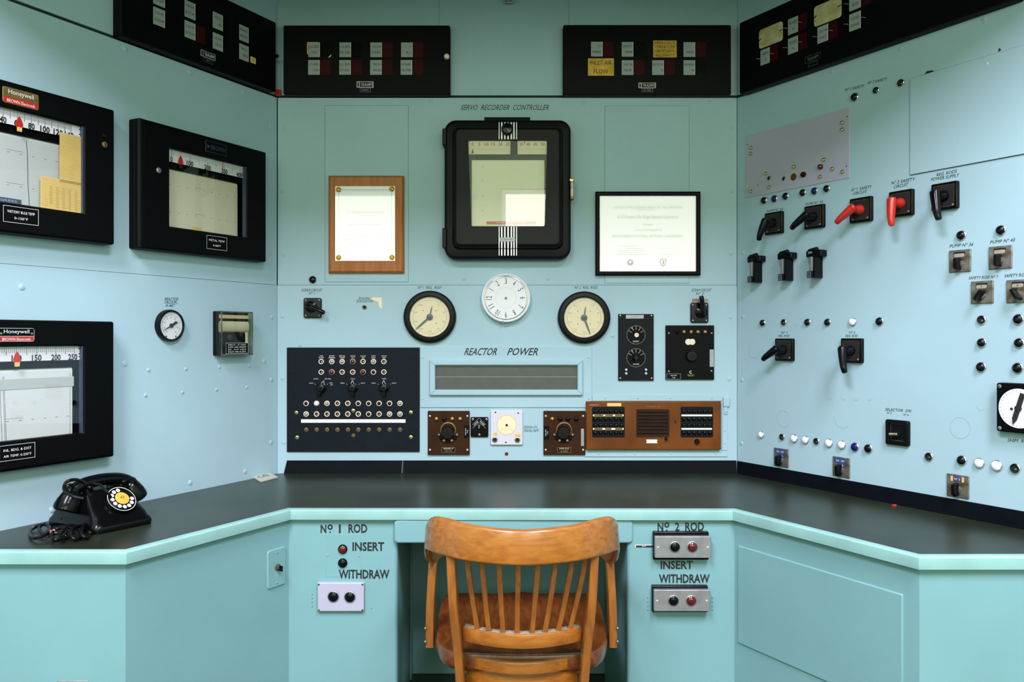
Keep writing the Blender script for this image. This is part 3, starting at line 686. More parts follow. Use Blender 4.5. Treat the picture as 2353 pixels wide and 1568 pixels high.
for fy in (.345, .325, .305, .285, .23, .21): mb.marks(x0 + w * .36, y0 + h_ * fy, w * .36, .0026, zz, 'ink_soft')
for fy in (.33, .31, .22): mb.marks(x0 + w * .72, y0 + h_ * fy, w * .22, .0026, zz, 'ink_soft')
t.part('engraved_plate', mb, label='bright engraved plate'); mb = MB(); mb.rect(x0 + .001, x1 - .001, y0 + .001, y1 - .001, .0255, 'thin_glass'); t.part('clear_cover', mb)
for px, py in ((778, 436), (900.5, 434.5), (778, 592), (900.5, 592)):
    x, y = t.l(px, py, .025); mb = MB(); mb.lathe(x, y, [(.0092, .023), (.0092, .026), (.006, .029), (.005, .028), (.0035, .031), (.0002, .032)], 'gold', 20)
    for k in range(8): a = k * math.pi / 4; mb.lathe(x + .0072 * math.cos(a), y + .0072 * math.sin(a), [(.002, .026), (.0015, .0285), (.0002, .029)], 'gold', 8)
    t.part('rosette', mb, label='gold rosette')

# framed certificate
t = Th('framed_certificate', 'white certificate in a thin black frame on the right of the wall', 'framed certificate', WC, 1490, 537)
x0, x1, y0, y1 = t.r(1369, 440, 1610, 633, .02); i0, i1, j0, j1 = t.r(1378, 449, 1600.5, 624, .018)
mb = MB(); mb.frame((x0, x1, y0, y1), (i0, i1, j0, j1), .0017, .022, .006, 'black_paint', .001, .001, .005, .002); t.part('frame', mb)
mb = MB(); mb.rect(i0 - .002, i1 + .002, j0 - .002, j1 + .002, .008, 'sheet_white'); w, h_ = i1 - i0, j1 - j0; zz = .0084; cx = (i0 + i1) / 2
for s_, fy, fw, hh, sh, m in (('UNITED STATES DEPARTMENT OF THE INTERIOR', .845, .73, .0085, 0, 'ink_faint'), ('WASHINGTON, D. C.', .812, .22, .005, 0, 'ink_faint'), ('X-10 Reactor Oak Ridge National Laboratory', .715, .64, .018, .35, 'ink_faint'),
        ('Tennessee', .625, .11, .009, .35, 'ink_faint'), ('is hereby designated a', .548, .29, .010, .35, 'ink_faint'), ('REGISTERED NATIONAL HISTORIC LANDMARK', .468, .73, .0095, .25, 'ink_faint')):
    mb.text(s_, cx, j0 + h_ * fy, w * fw, hh, zz, m, 0, sh)
for k, f in enumerate((.335, .305, .278, .252, .225)): mb.marks(i0 + w * .335, j0 + h_ * f, w * (.22, .24, .27, .3, .32)[k], .0036, zz, 'ink_soft')
mb.marks(i0 + w * .69, j0 + h_ * .30, w * .15, .0034, zz, 'ink_soft'); mb.marks(i0 + w * .71, j0 + h_ * .225, w * .19, .0034, zz, 'ink_soft')
x = i0 + w * .32; y = j0 + h_ * .12; mb.disc(x, y, zz, .0125, 'ink_faint'); mb.circle(x, y, zz + .0003, .0105, .001, 'paint_white'); mb.disc(x, y + .002, zz + .0003, .005, 'paint_white')
x = i0 + w * .66; mb.poly([(x - .011, y + .013), (x - .012, y + .003), (x - .007, y - .010), (x, y - .015), (x + .007, y - .010), (x + .012, y + .003), (x + .011, y + .013)], zz, 'ink_faint'); mb.poly([(x - .008, y + .010), (x - .009, y + .003), (x - .005, y - .008), (x, y - .011), (x + .005, y - .008), (x + .009, y + .003), (x + .008, y + .010)], zz + .0003, 'paint_white'); mb.poly([(x - .002, y - .008), (x + .003, y - .006), (x + .004, y + .007), (x - .001, y + .008)], zz + .0006, 'ink')
t.part('certificate_paper', mb, label='white printed certificate sheet'); mb = MB(); mb.rect(i0 - .001, i1 + .001, j0 - .001, j1 + .001, .013, 'thin_glass'); t.part('glass_pane', mb)

# wall clock, turned a quarter round, hands missing
t = Th('wall_clock', 'round white clock without hands, turned so that 3 is on top', 'clock', WC, 1162.5, 685, off=.02)
R_ = 56.5 * 626 / 626 * t.k; mb = MB(); mb.lathe(0, 0, [(R_, 0), (R_, .022), (R_ * .985, .028), (R_ * .95, .030), (R_ * .91, .028), (R_ * .895, .023)], 'white_gloss', 48); t.part('rim', mb)
mb = MB(); mb.lathe(0, 0, [(R_ * .905, .022), (R_ * .905, .0255), (R_ * .87, .0265), (R_ * .84, .0225), (R_ * .84, .02)], 'chrome', 48); t.part('inner_ring', mb, label='chrome inner ring')
mb = MB(); mb.disc(0, 0, .0215, R_ * .86, 'white', 48)
for k in range(12):
    n_ = k + 1; a = math.radians(180 - 30 * n_); r = R_ * .685; rot = math.degrees(a) - 90
    mb.text(str(n_), r * math.cos(a), r * math.sin(a), .0055 * (.3 if n_ == 1 else 1.35 if n_ < 10 else 2.4), .0205, .0218, 'ink_black', rot)
for k in range(60):
    a = math.radians(6 * k); r = R_ * .40; mb.seg(r * math.cos(a), r * math.sin(a), (r + (.006 if k % 5 == 0 else .0025)) * math.cos(a), (r + (.006 if k % 5 == 0 else .0025)) * math.sin(a), .0005, .0218, 'ink_soft')
t.part('dial', mb, label='white dial with thin black numerals'); mb = MB(); mb.lathe(0, 0, [(.0042, .0215), (.0042, .026), (.002, .027), (.0015, .032), (.0002, .0325)], 'gold', 16); t.part('spindle', mb, label='bare brass spindle')
mb = MB(); mb.lathe(-R_ * .12, -R_ * .985, [(.004, .0), (.004, .030), (.0002, .032)], 'chrome', 12); t.part('catch', mb)

# round regulating-rod gauges
def rod_gauge(px, py, label, h1, h2):
    t = Th('rod_position_gauge', label, 'gauge', WC, px, py, 'round regulating rod gauges', off=.02); R = 60.5 * t.k
    mb = MB(); mb.lathe(0, 0, [(R, 0), (R, .014), (R * .97, .020), (R * .93, .0225), (R * .80, .0225), (R * .77, .020), (R * .755, .010)], 'black_wrinkle', 48); t.part('bezel', mb)
    mb = MB(); mb.disc(0, 0, .011, R * .77, 'cream', 48); r = R * .64; mb.circle(0, 0, .0113, r, .0008, 'ink_soft', n=48)
    for k in range(40):
        a = math.radians(90 - 9 * k); l = R * (.06 if k % 4 == 0 else .03); mb.seg(r * math.cos(a), r * math.sin(a), (r + l) * math.cos(a), (r + l) * math.sin(a), .0007, .0113, 'ink_soft')
    for k in range(10):
        a = math.radians(90 - 36 * k); q = R * .56
        if k: mb.text(str(20 * k), q * math.cos(a), q * math.sin(a), .004 * len(str(20 * k)), .0055, .0113, 'ink_soft')
        q = R * .73; mb.text(str(k) if k else '0', q * math.cos(a), q * math.sin(a), .003, .0045, .0113, 'ink_soft')
    for a in (45, 135, 225, 315): mb.disc(R * .34 * math.cos(math.radians(a)), R * .34 * math.sin(math.radians(a)), .0113, .0018, 'ink', 10)
    t.part('dial', mb, label='cream dial')
    for nm, tip, wd in (('long_hand', h1, .0062), ('short_hand', h2, .0042)):
        x, y = t.l(*tip, .016); d = Vector((x, y)); L = d.length; d.normalize(); p = Vector((-d.y, d.x)); z = .0155 if nm == 'long_hand' else .0145
        mb = MB(); o = [(0, -wd * .35), (L * .35, -wd * .55), (L * .72, -wd * .42), (L, 0), (L * .72, wd * .42), (L * .35, wd * .55), (0, wd * .35)]
        mb.prism([(d.x * a + p.x * b, d.y * a + p.y * b) for a, b in o], z, z + .0008, 'tape_navy'); t.part(nm, mb, label='dark grey hand')
    mb = MB(); mb.lathe(0, 0, [(R * .12, .012), (R * .12, .0175), (R * .05, .019), (.0002, .0192)], 'tape_navy', 20); t.part('hub', mb)
    mb = MB(); mb.disc(0, 0, .019, R * .775, 'glass', 48); t.part('glass_pane', mb)
rod_gauge(987, 728.5, 'round black-rimmed dial gauge left of the clock, long hand pointing lower left', (953, 759), (993, 702))
rod_gauge(1342.5, 730, 'round black-rimmed dial gauge right of the clock, long hand pointing down', (1357, 770), (1346, 703))

lamp(WC, 718, 643, 9.5, 'dark', 'black indicator light in a chrome ring below left of the wooden plaque', 'black domed indicator lights')

# scram circuit switches
def scram(px, py, label, tip, back=False):
    t = Th('scram_switch', label, 'switch', WC, px, py, 'scram circuit switches'); x0, x1, y0, y1 = t.r(px - 20.5, py - 23, px + 20.5, py + 23, .008)
    if back: mb = MB(); mb.plate(x0 + .008, x1 - .001, y1 - .004, y1 + .015, 0, .005, 'worn_steel', .001); t.part('backing_plate', mb, label='worn metal backing plate'); 
    mb = MB(); mb.plate(x0, x1, y0, y1, 0, .010, 'bakelite', .007, .003)
    for a in (x0 + .008, x1 - .008):
        for b in (y0 + .008, y1 - .008): screw(mb, a, b, .010, .0035, 'steel')
    t.part('plate', mb); hx, hy = t.l(px - 5, py - 5, .012) if not back else t.l(px + 6, py - 1, .012)
    mb = MB(); mb.lathe(hx * .5, hy * .5, [(.022, .010), (.021, .018), (.012, .022), (.012, .034), (.0002, .036)], 'bakelite', 24); t.part('hub', mb)
    x, y = t.l(*tip, .042); mb = MB(); mb.tube(spline([(hx * .5 - (x - hx) * .15, hy * .5 - (y - hy) * .15, .030), (hx * .5, hy * .5, .036), ((x + hx) / 2, (y + hy) / 2, .040), (x, y, .042)], 4), [.009] * 6 + [.008] * 3 + [.0085] * 3 + [.006], 'bakelite', 12); t.part('lever', mb)
scram(718, 708, 'small black switch left of the clock, lever pointing right', (746, 720))
scram(1607.5, 719, 'small black switch right of the clock, lever pointing up', (1611, 680), True)
t = Th('evacuation_jack', 'small empty jack hole with a worn ring under the building evacuation caption', 'jack', WC, 838, 706)
mb = MB(); mb.lathe(0, 0, [(.0095, 0), (.0095, .002), (.0065, .003), (.006, .0006), (.0002, .0005)], 'steel', 18); t.part('ring', mb); mb = MB(); mb.disc(0, 0, .0012, .006, 'hole', 16); t.part('hole', mb)
# ------------------------------------------------------------------ centre wall, lower half
t = Th('alarm_relay_panel', 'wide black panel of small lamps, three pointer knobs and a white strip, lower left', 'control panel', WC, 811.5, 919)
zf = .006; x0, x1, y0, y1 = t.r(659, 799, 964, 1039, zf); mb = MB(); mb.plate(x0, x1, y0, y1, 0, zf, 'panel_black', .0015, .001, 2)
for px, py in ((667, 854.5), (955, 853), (668, 982.5), (956, 985)): x, y = t.l(px, py, zf); screw(mb, x, y, zf, .004, 'panel_dark')
t.part('face', mb)
def C(cx, cy): return 640 + cx / 5.6, 780 + cy / 5.6
def jl(t, px, py, kind, r=.0102):
    x, y = t.l(px, py, zf)
    def mk():
        mb = MB(); mb.lathe(0, 0, [(r, 0), (r, .003), (r * .88, .0048), (r * .68, .0048), (r * .62, .003), (r * .62, .0005)], 'cream_ring', 20)
        if kind == 'e': mb.lathe(0, 0, [(r * .62, .0006), (.0002, .0005)], 'hole', 16); mb.lathe(r * .1, -r * .1, [(r * .25, .0006), (r * .2, .002), (.0002, .0022)], 'brass', 10)
        else: R = r * (.66 if kind in 'nd' else .85); mb.lathe(0, 0, [(R, .003), (R, .0045)] + [(R * math.cos(a), .0045 + R * .8 * math.sin(a)) for a in [math.radians(18 * i) for i in range(1, 6)]], {'n': 'clear_lens', 'r': 'red_lens', 'd': 'dark_lens', 'w': 'white_lens'}[kind], 20)
        return mb.mesh('lamp')
    o = t.part({'e': 'empty_lamp_socket', 'n': 'clear_lamp', 'r': 'red_lamp', 'd': 'dark_lamp', 'w': 'white_lamp'}[kind], cached(('jl', kind, r), mk)); o.location = (x, y, zf)
X7 = (551, 687, 820, 956, 1089, 1223, 1357); X10 = [357 + 134.1 * k for k in range(10)]
for X, cy, ks in ((X7, 288, 'ennrene'), (X7, 423, 'ereerde'), (X10, 826, 'dwneeddddn'), (X10, 963, 'neeeeedenn')):
    for cx, kd in zip(X, ks): jl(t, *C(cx, cy), kd)
for cx in X10:
    px, py = C(cx, 1164); x, y = t.l(px, py, zf)
    def mk():
        mb = MB(); mb.lathe(0, 0, [(.0078, 0), (.0078, .002), (.005, .003), (.0045, .001), (.0002, .001)], 'brass_dial', 16); mb.lathe(0, .0015, [(.0026, .001), (.0022, .008), (.0002, .010)], 'steel', 10); return mb.mesh('toggle')
    o = t.part('toggle', cached('tg', mk)); o.location = (x, y, zf)
for cx, cy, m in ((229, 946, 'brass'), (1703, 942, 'brass'), (238, 1264, 'brass'), (1703, 1260, 'brass'), (960, 920, 'brass'), (963, 1240, 'brass_dial')):
    x, y = t.l(*C(cx, cy), zf); mb = MB(); screw(mb, x, y, zf, .0068, m, random.uniform(0, 90)); t.part('brass_screw', mb)
q = t.r(692, 964, 932, 972, zf); mb = MB(); mb.plate(*q, zf, zf + .0025, 'white', .0006, .0006, 2); t.part('label_strip', mb, label='long white label strip')
mb = MB()
for cx, a_, b_ in zip(X7, ('AIR', 'DIFF', 'METAL', 'HOLE', 'HOLE', 'KW4', 'HOLE'), ('FLOW', 'PRESS', 'TEMP', '51', '52', 'REC', '54')):
    for s_, cy in ((a_, 215), (b_, 238)): x, y = t.l(*C(cx, cy), zf); mb.text(s_, x, y, .0042 * len(s_) + .002, .0042, zf + .0004, 'paint_white')
for cx, kx in ((545, ((420, 565, 'UNBLOCK'), (483, 510, 'AIR FLOW'), (635, 510, 'DIFF PRESS'), (677, 563, 'METAL'), (682, 588, 'TEMP'))), (955, ((823, 565, 'UNBLOCK'), (957, 510, 'HOLE 51'), (1085, 565, 'HOLE 52'))), (1358, ((1224, 565, 'UNBLOCK'), (1358, 508, 'KW4 REC'), (1488, 565, 'HOLE 54')))):
    for lx, ly, s_ in kx: x, y = t.l(*C(lx, ly), zf); mb.text(s_, x, y, .0022 * len(s_), .0036, zf + .0004, 'paint_white')
    for a, b, c, d in ((cx - 82, 572, cx - 68, 584), (cx + 88, 572, cx + 78, 584)): p = t.l(*C(a, b), zf); q = t.l(*C(c, d), zf); mb.seg(*p, *q, .0007, zf + .0004, 'paint_white')
    p = t.l(*C(cx + (45 if cx < 600 else 2), 520), zf); q = t.l(*C(cx + (38 if cx < 600 else 2), 540), zf); mb.seg(*p, *q, .0007, zf + .0004, 'paint_white')
t.part('lettering', mb, label='small white engraved lettering')
def pointer(t, x, y, z, rot, r=.019, m='bakelite', tri=True):
    mb = MB(); mb.xf = Matrix.Translation((x, y, 0)) @ Matrix.Rotation(math.radians(rot), 4, 'Z')
    mb.lathe(0, 0, [(r, z), (r, z + .004), (r * .72, z + .007), (r * .7, z + .016), (r * .5, z + .018), (.0002, z + .018)], m, 24)
    mb.plate(-r * .38, r * .38, -r * 1.65, 0, z + .002, z + .015, m, r * .2, .002, 3); mb.prism([(-r * .5, r * .5), (r * .5, r * .5), (0, r * 1.55)], z + .001, z + .008, m)
    mb.circle(0, 0, z + .0186, r * .42, .001, 'tape_navy', n=24)
    if tri: mb.seg(-r * .32, r * .75, 0, r * 1.45, .0013, z + .0085, 'paint_white'); mb.seg(r * .32, r * .75, 0, r * 1.45, .0013, z + .0085, 'paint_white')
    t.part('pointer_knob', mb)
for cx, rot in ((548, -20), (950, 0), (1353, 0)): x, y = t.l(*C(cx, 625), zf + .01); pointer(t, x, y, zf, rot, .019)

# reactor power window
t = Th('power_indicator', 'painted reactor power plate framing a long dark grey glass window', 'indicator panel', WC, 1162.5, 867)
x0, x1, y0, y1 = t.r(965.5, 797, 1360, 937, .004); b0, b1, c0, c1 = t.r(987, 829, 1339, 909, .018); i0, i1, j0, j1 = t.r(1000, 840, 1327, 896, .016)
mb = MB(); mb.frame((x0, x1, y0, y1), (b0 + .006, b1 - .006, c0 + .006, c1 - .006), 0, .004, 0, 'wall_paint', .001, .001, .001)
t.part('mounting_plate', mb)
mb = MB(); mb.frame((b0, b1, c0, c1), (i0, i1, j0, j1), .003, .018, .002, 'wall_paint', .001, .001, .003, .003)
for a, b in ((b0, i0), (b1, i1)):
    for c, d in ((c0, j0), (c1, j1)): mb.seg(a, c, b, d, .0008, .0184, 'ink')
t.part('bezel', mb)
mb = MB(); mb.rect(i0 - .001, i1 + .001, j0 - .001, j1 + .001, .003, 'grey_glass'); yy = (j0 + j1) / 2 + .002; mb.rect(i0, i1, yy - .0012, yy + .0008, .0036, 'grey_panel'); t.part('screen', mb, label='grey back screen with a thin line across'); mb = MB(); mb.rect(i0 - .001, i1 + .001, j0 - .001, j1 + .001, .008, 'dusty_glass'); t.part('glass_pane', mb)
mb = MB()
for px, py in ((970.5, 821.5), (1353, 821.5), (970.5, 917), (1353, 915.5)): x, y = t.l(px, py, .004); mb.lathe(x, y, [(.005, .004), (.004, .006), (.0002, .0065)], 'wall_paint', 12)
t.part('screw_heads', mb)
mb = MB(); a = t.l(1069, 817, .0045); b = t.l(1243, 800, .0045)
for s_, u, w in (('REACTOR', 0, .44), ('POWER', .585, .415)): W_ = b[0] - a[0] - .008; mb.text(s_, a[0] + W_ * (u + w / 2), (a[1] + b[1]) / 2, W_ * w, b[1] - a[1], .0045, 'ink_black', 0, .35, .012)
t.part('lettering', mb, label='black slanted painted lettering')

# shunt and series selector panel
t = Th('shunt_panel', 'narrow upright black panel with two round dials, right of the gauge', 'control panel', WC, 1461.5, 798.5)
zf = .008; x0, x1, y0, y1 = t.r(1421, 722, 1502, 875, zf); mb = MB(); mb.plate(x0, x1, y0, y1, 0, zf, 'panel_dark', .001, .001, 2)
for px, py, m in ((1425.5, 726, 'brass'), (1497.5, 726, 'brass'), (1425.5, 870, 'brass'), (1497.5, 870, 'brass'), (1425.5, 798.5, 'hole'), (1498, 798.5, 'hole')): x, y = t.l(px, py, zf); screw(mb, x, y, zf, .0034, m)
t.part('face', mb)
for py, s_ in ((770, 'SHUNT'), (822.5, 'SERIES')):
    x, y = t.l(1461.5, py, zf); mb = MB(); mb.circle(x, y, zf + .0004, .0335, .0008, 'steel', n=40); mb.disc(x, y, zf + .0002, .033, 'black_paint', 40)
    for k in range(5): a = math.radians(150 - 30 * k); mb.seg(x + .019 * math.cos(a), y + .019 * math.sin(a), x + .025 * math.cos(a), y + .025 * math.sin(a), .0012, zf + .0004, 'cream_ring'); mb.text(str(k), x + .029 * math.cos(a), y + .029 * math.sin(a), .003, .0045, zf + .0004, 'cream_ring')
    mb.text(s_, x, y - .0235, .022, .0058, zf + .0004, 'cream_ring'); t.part('dial_plate', mb)
x, y = t.l(1462.5, 770.5, zf); mb = MB(); mb.lathe(x, y, [(.008, zf), (.008, zf + .006), (.004, zf + .007), (.004, zf + .003), (.0002, zf + .003)], 'cream_ring', 20); t.part('bare_shaft', mb, label='bare shaft where a knob is missing')
x, y = t.l(1461, 823, zf + .01); pointer(t, x, y, zf, 0, .0115, tri=False)
q = t.r(1438, 724, 1479, 732.5, zf); mb = MB(); mb.plate(*q, zf - .001, zf + .0012, 'steel', .0006, .0003, 2); mb.marks((q[0] + q[1]) / 2, (q[2] + q[3]) / 2, .035, .005, zf + .0015, 'ink_soft'); t.part('nameplate', mb, label='grey metal nameplate')
for px, py in ((1439, 850), (1439, 858.5), (1484.5, 850), (1484.5, 858.5)): x, y = t.l(px, py, zf); mb = MB(); screw(mb, x, y, zf, .0043, 'paint_white', 60); t.part('white_screw', mb)

# black meter panel with the single knob
t = Th('range_selector', 'square black panel with one big knob and a round pale window, below the right switch', 'control panel', WC, 1585.5, 810.5)
zf = .009; x0, x1, y0, y1 = t.r(1530, 748, 1641, 873, zf); mb = MB(); mb.plate(x0, x1, y0, y1, 0, zf, 'black_paint', .001, .001, 2)
for px, py in ((1537, 766), (1635.5, 766), (1537, 854), (1635, 853)): x, y = t.l(px, py, zf); screw(mb, x, y, zf, .0034, 'steel')
t.part('face', mb)
x, y = t.l(1556, 763, zf); mb = MB(); mb.lathe(x, y, [(.006, zf), (.0062, zf + .008), (.004, zf + .011), (.0002, zf + .012)], 'bakelite', 16); t.part('black_terminal', mb)
for px in (1571.5, 1587.6, 1603.5, 1620): x, y = t.l(px, 763, zf); mb = MB(); mb.lathe(x, y, [(.0062, zf), (.0062, zf + .003), (.0052, zf + .007), (.0025, zf + .010), (.0002, zf + .0105)], 'amber_lens', 16); t.part('amber_lamp', mb); 
mb = MB(); p = t.l(1581.5, 786, zf); q = t.l(1590.5, 786, zf); mb.lathe(*p, [(.0112, zf - .001), (.0112, zf + .0012), (.0002, zf + .0014)], 'cream_ring', 24); mb.lathe(*q, [(.0112, zf - .001), (.0112, zf + .0010), (.0002, zf + .0016)], 'cream_ring', 24); t.part('light_window', mb, label='pale double round window')
x, y = t.l(1590, 818.5, zf + .015); mb = MB(); mb.lathe(x, y, [(.0205, zf), (.0205, zf + .014), (.018, zf + .018), (.0002, zf + .0185)], 'black_wrinkle', 32); t.part('knob', mb)
q = t.r(1531.5, 859, 1564, 872, zf); mb = MB(); mb.plate(*q, zf - .001, zf + .001, 'black_paint', .0006); mb.outline(*q, .0009, zf + .0013, 'steel'); cx, cy = (q[0] + q[1]) / 2, (q[2] + q[3]) / 2; mb.text('106-463', cx, cy + .004, .022, .004, zf + .0013, 'paint_white'); mb.text('T-20', cx, cy - .004, .011, .004, zf + .0013, 'paint_white'); t.part('number_plate', mb)
mb = MB(); x, y = t.l(1587, 855.5, zf); mb.circle(x, y, zf + .0004, .0042, .0018, 'cream_ring', 40, 320); mb.rect(x - .003, x + .0045, y - .0055, y - .004, zf + .0004, 'cream_ring'); mb.marks(x, y - .010, .028, .0025, zf + .0004, 'brass'); mb.marks(x, y - .014, .02, .0025, zf + .0004, 'brass'); t.part('maker_mark', mb, label='gold maker mark')
q = t.r(1630.5, 803.5, 1640, 843.5, zf); mb = MB(); mb.plate(*q, zf - .001, zf + .0015, 'steel', .001, .0005, 2); t.part('metal_tag', mb, label='grey metal tag')

# two brown range panels
def range_panel(px, label, lamps, side, metal):
    x_, y_ = (px[0] + px[2]) / 2, (px[1] + px[3]) / 2; t = Th('potentiometer_box', label, 'control panel', WC, x_, y_, 'brown range panels'); zf = .009
    x0, x1, y0, y1 = t.r(*px, zf); mb = MB(); mb.plate(x0, x1, y0, y1, 0, zf, 'brown_enamel', .001, .001, 2)
    for a in (x0 + .008, x1 - .008):
        for b in (y0 + .019, y1 - .018): screw(mb, a, b, zf, .0034, 'paint_white')
    t.part('face', mb)
    for lx, kd in zip((x_ - 28, x_ - 10, x_ + 8.3, x_ + 26.5), lamps):
        x, y = t.l(lx, px[1] + 17.5, zf); mb = MB()
        if kd == 'a': mb.lathe(x, y, [(.0065, zf), (.0065, zf + .003), (.0055, zf + .008), (.0025, zf + .011), (.0002, zf + .0115)], 'amber_lens', 16)
        else: mb.lathe(x, y, [(.0085, zf), (.0085, zf + .006), (.007, zf + .010), (.0002, zf + .012)], 'bakelite', 18)
        t.part('amber_lamp' if kd == 'a' else 'black_cap', mb)
    cx = x_ - 2; x, y = t.l(cx, px[1] + 49.5, zf + .012); xr, yr = t.l(cx + 1, px[1] + 44, zf); mb = MB(); mb.lathe(xr, yr + .001, [(.029, zf), (.029, zf + .003), (.025, zf + .005)], 'brass_dial', 32)
    t.part('dial_ring', mb, label='worn brass dial ring')
    for k in range(7):
        a = math.radians(195 + 25 * k); r = .034 if k in (0, 6) else .033; mb = MB(); px_, py_ = x + r * math.cos(a), y + r * math.sin(a); mb.lathe(px_, py_, [(.0062, zf), (.0062, zf + .006), (.004, zf + .009), (.0002, zf + .0095)], 'panel_dark' if k % 2 else 'worn_steel', 14); t.part('finger_stud', mb)
    mb = MB(); mb.lathe(x, y, [(.0235, zf), (.0235, zf + .020), (.021, zf + .024), (.0002, zf + .0245)], 'black_wrinkle', 32); t.part('knob', mb)
    q = t.r(x_ - 16, px[1] + 83.5, x_ + 15, px[1] + 95, zf); mb = MB(); mb.plate(*q, zf - .001, zf + .0008, 'black_paint', .0005); mb.outline(*q, .0008, zf + .0012, 'brass'); a, b = (q[0] + q[1]) / 2, (q[2] + q[3]) / 2
    mb.marks(a, b + .005, .036, .0034, zf + .0012, 'cream_ring'); mb.marks(a, b, .036, .0026, zf + .0012, 'brass'); mb.marks(a, b - .005, .026, .0026, zf + .0012, 'brass'); t.part('nameplate', mb)
    q = t.r(*side, zf); mb = MB(); mb.plate(*q, zf - .002, zf + .0015, 'black_paint', .0008); mb.outline(*q, .0007, zf + .0018, 'brown_enamel'); a, b = (q[0] + q[1]) / 2, (q[2] + q[3]) / 2; mb.text('106-463', a - .003, b, .024, .004, zf + .0019, 'paint_white', 90); mb.text('T-20', a + .004, b, .011, .004, zf + .0019, 'paint_white', 90); t.part('number_plate', mb)
    if metal: q = t.r(*metal, zf); mb = MB(); mb.plate(*q, zf - .001, zf + .0015, 'steel', .001, .0005, 2); t.part('metal_tag', mb, label='grey metal tag')
range_panel((983, 945, 1079, 1046), 'brown panel with round black knob, left of the small white indicator', 'abaa', (1066, 977.5, 1077.5, 1007), None)
range_panel((1249, 945, 1345, 1046), 'brown panel with round black knob, left of the copper intercom', 'abbb', (1249.5, 979, 1262, 1011), (1335, 985.5, 1342, 1025.5))

# lower / raise switch
t = Th('lower_raise_switch', 'small black lower and raise switch beside the left brown panel', 'switch', WC, 1101.5, 982); zf = .008
x0, x1, y0, y1 = t.r(1081.5, 959, 1122, 1005, zf); mb = MB(); mb.plate(x0, x1, y0, y1, 0, zf, 'bakelite', .004, .002)
for px, py in ((1086.5, 964), (1118, 964), (1101.5, 999.5)): x, y = t.l(px, py, zf); screw(mb, x, y, zf, .0042, 'steel')
t.part('plate', mb); mb = MB(); c = t.l(1101, 961.5, zf)
for sgn in (-1, 1):
    for o in (0, .012): mb.seg(c[0] + sgn * .001, c[1] - o * 1.35, c[0] + sgn * .024, c[1] - .024 - o * 1.0, .0012, zf + .0004, 'steel')
    mb.text('LOWER' if sgn < 0 else 'RAISE', c[0] + sgn * .0115, c[1] - .0185, .021, .0045, zf + .0004, 'paint_white', 45 if sgn < 0 else -45)
t.part('lettering', mb, label='white chevron lettering'); x, y = t.l(1101, 981, .018); mb = MB(); mb.lathe(x, y - .001, [(.011, zf), (.010, zf + .005), (.0002, zf + .006)], 'bakelite', 18); mb.plate(x - .003, x + .003, y - .006, y + .007, zf + .004, zf + .022, 'worn_steel', .002, .001); t.part('lever', mb)

# fission chamber travel indicator
t = Th('travel_indicator', 'small square white indicator with a cream dial, between the brown panels', 'indicator', WC, 1164, 984); zf = .010
x0, x1, y0, y1 = t.r(1127.5, 944, 1201, 1023, zf); mb = MB(); mb.plate(x0, x1, y0, y1, 0, zf, 'case_white', .005, .002)
for px, py in ((1138.5, 948), (1190.5, 949.5), (1162.5, 1017)): x, y = t.l(px, py, zf); screw(mb, x, y, zf, .0028, 'hole')
t.part('case', mb); x, y = t.l(1164.3, 976.8, zf); mb = MB(); mb.disc(x, y, zf + .0004, .038, 'cream', 40); mb.circle(x, y, zf + .0007, .0365, .0006, 'ink_soft', n=40)
for k in range(60): a = math.radians(6 * k); l = .005 if k % 15 else .011; mb.seg(x + (.037 - l) * math.cos(a + .785), y + (.037 - l) * math.sin(a + .785), x + .037 * math.cos(a + .785), y + .037 * math.sin(a + .785), .0006, zf + .0007, 'ink_soft')
for i in (0, 1): mb.marks(x, y - .012 - .006 * i, .04, .003, zf + .0007, 'yellow_paper')
t.part('dial', mb, label='cream dial'); mb = MB(); mb.lathe(x, y, [(.004, zf), (.004, zf + .005), (.0002, zf + .006)], 'bakelite', 14); t.part('hub', mb)
for px, py in ((1137, 1010.5), (1189, 1011)): x, y = t.l(px, py, zf); mb = MB(); mb.lathe(x, y, [(.0105, zf), (.0105, zf + .003), (.0075, zf + .004), (.007, zf + .0008), (.0002, zf + .0006)], 'steel', 20); mb.disc(x, y, zf + .0012, .0068, 'hole', 16); t.part('jack', mb)
for a, b, c, d, s_ in ((1134, 994.5, 1143, 1001.5, 'UP'), (1184, 998, 1196, 1004.5, 'DOWN')): q = t.r(a, b, c, d, zf); mb = MB(); mb.plate(*q, zf, zf + .0008, 'orange_paper', .0003); mb.marks((q[0] + q[1]) / 2, (q[2] + q[3]) / 2, (q[1] - q[0]) * .6, .004, zf + .001, 'note_line'); t.part('paper_label', mb, label='orange paper label')
t = Th('hole_plug', 'small brown plug in the wall below the white indicator', 'plug', WC, 1164, 1043.5); mb = MB(); mb.lathe(0, 0, [(.0065, 0), (.0065, .0015), (.0055, .002), (.005, .0008), (.0002, .0006)], 'copper_enamel', 18); t.part('rim', mb)

